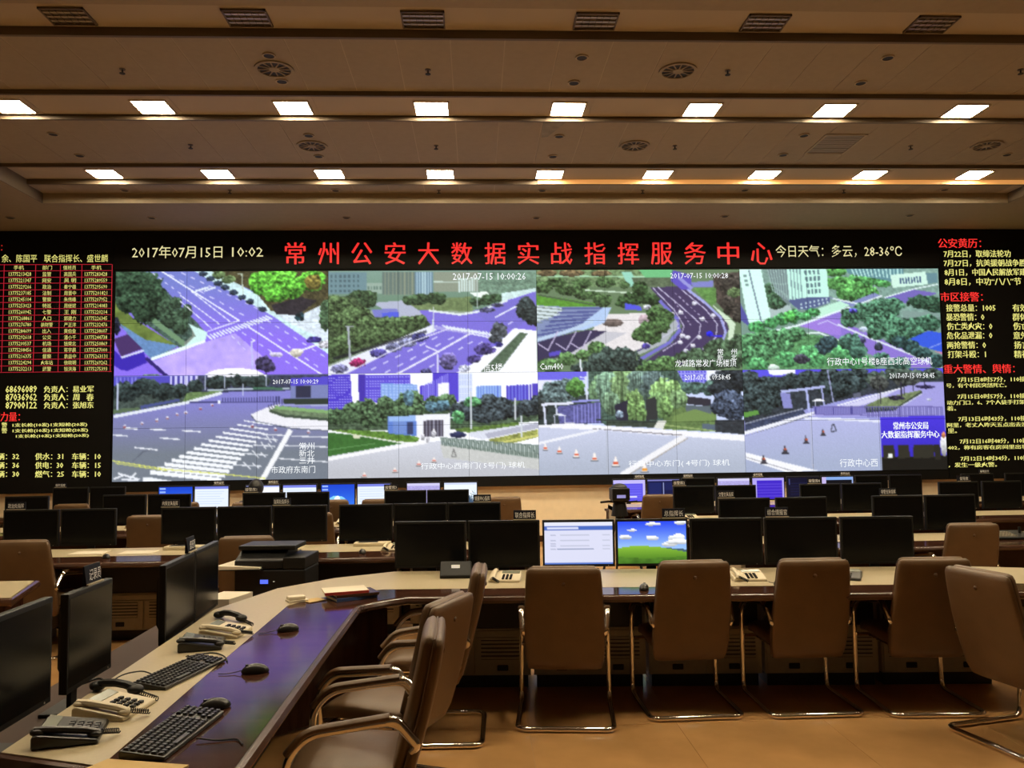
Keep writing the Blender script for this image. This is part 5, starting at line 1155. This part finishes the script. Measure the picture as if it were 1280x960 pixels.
# ---- video camera on a tripod in the aisle
t = thing('video_camera', 'black video camera on a tripod in the aisle before the last row', 'camera', (1.64, 9.5, 0))
apex = (0, 0, .86)
for k in range(3):
    a = math.radians(90+120*k); lg = MB().tube([(.03*math.cos(a),.03*math.sin(a),.84),(.34*math.cos(a),.34*math.sin(a),.01)], .014, 8).build('leg', M_BLACK, t, smooth=True)
MB().cyl(0, 0, .70, .98, .05, 14).build('column', M_BLACK, t)
MB().cyl(0, 0, .84, 1.0, .10, 16, .07).build('pan_head', M_BLACK, t, bevel=.004)
MB().box(-.09, .09, -.10, .10, 1.0, 1.02).build('mount_plate', M_BLACK, t, bevel=.003)
MB().tube([(-.04,-.02,1.0),(-.14,-.06,1.01),(-.23,-.10,1.005)], .013, 8).build('pan_handle', M_BLACK, t, smooth=True)
MB().tube([(.04,.0,1.0),(.13,-.04,1.0),(.19,-.08,1.01)], .010, 8).build('pan_handle', M_BLACK, t, smooth=True)
MB().box(-.10, .10, -.13, .12, 1.02, 1.16).build('body', M_BLACK, t, bevel=.012)
MB().ellipsoid((0,0,1.155), (.095,.12,.055), 14, 8).build('hood', M_BLACK, t, smooth=True)
MB().box(-.05, .05, -.134, -.1305, 1.05, 1.085).build('viewfinder', mat('viewfinder_glow', (.1,.1,.2), .3, emit=((.45,.42,.9), .6)), t)
o = MB().cyl(0, 0, 0, .09, .045, 16).build('lens', M_BLACK, t); o.location = (0, .12, 1.10); o.rotation_euler = (-P90, 0, 0)

# ---- seated person at the last row, seen from behind
def skin_mesh(name, verts, edges, radii, material, parent, root=0, sub=2):
    me = bpy.data.meshes.new(name); me.from_pydata(verts, edges, []); me.materials.append(material)
    o = bpy.data.objects.new(name, me); COL.objects.link(o)
    if parent: o.parent = parent
    md = o.modifiers.new('skin', 'SKIN'); md.use_smooth_shade = True
    for i, r in enumerate(radii):
        me.skin_vertices[0].data[i].radius = (r, r) if not isinstance(r, tuple) else r
        me.skin_vertices[0].data[i].use_root = (i == root)
    s = o.modifiers.new('subdivision', 'SUBSURF'); s.levels = sub; s.render_levels = sub
    return o
pt = thing('person', 'person with short black hair in a dark top, seated at the last row', 'person', (-2.91, 11.19, .02))
SKIN = mat('skin', (.42, .25, .16), .5)
V = [(0,0,.52),(0,-.02,.66),(0,-.02,.82),(0,-.01,.93),(0,.0,1.0),(0,.015,1.08),(0,.015,1.13),
     (-.17,-.01,.90),(-.22,.04,.70),(-.19,.26,.745),(-.17,.36,.765),(.17,-.01,.90),(.22,.04,.70),(.19,.26,.745),(.17,.36,.765),
     (-.09,.02,.51),(-.10,.38,.50),(-.10,.40,.12),(-.10,.50,.05),(.09,.02,.51),(.10,.38,.50),(.10,.40,.12),(.10,.50,.05)]
E_ = [(0,1),(1,2),(2,3),(3,4),(4,5),(5,6),(3,7),(7,8),(8,9),(9,10),(3,11),(11,12),(12,13),(13,14),(0,15),(15,16),(16,17),(17,18),(0,19),(19,20),(20,21),(21,22)]
Rr = [(.15,.11),(.14,.10),(.16,.10),(.12,.08),.05,.085,.07,.055,.045,.035,.03,.055,.045,.035,.03,.075,.06,.045,.04,.075,.06,.045,.04]
skin_mesh('body', V, E_, Rr, SKIN, pt)
skin_mesh('dark_top', [V[i] for i in (0,1,2,3,7,8,11,12)], [(0,1),(1,2),(2,3),(3,4),(4,5),(3,6),(6,7)], [(.165,.125),(.155,.115),(.175,.115),(.135,.09),.07,.06,.07,.06], mat('dark_cloth', (.02,.02,.03), .8), pt)
skin_mesh('trousers', [V[i] for i in (0,15,16,17,19,20,21)], [(0,1),(1,2),(2,3),(0,4),(4,5),(5,6)], [(.16,.12),.09,.075,.06,.09,.075,.06], mat('dark_trousers', (.015,.015,.02), .8), pt)
MB().ellipsoid((0,-.005,1.115), (.098,.112,.115), 18, 14, zmin=-.6).build('hair', mat('black_hair', (.008,.007,.006), .5), pt, smooth=True)
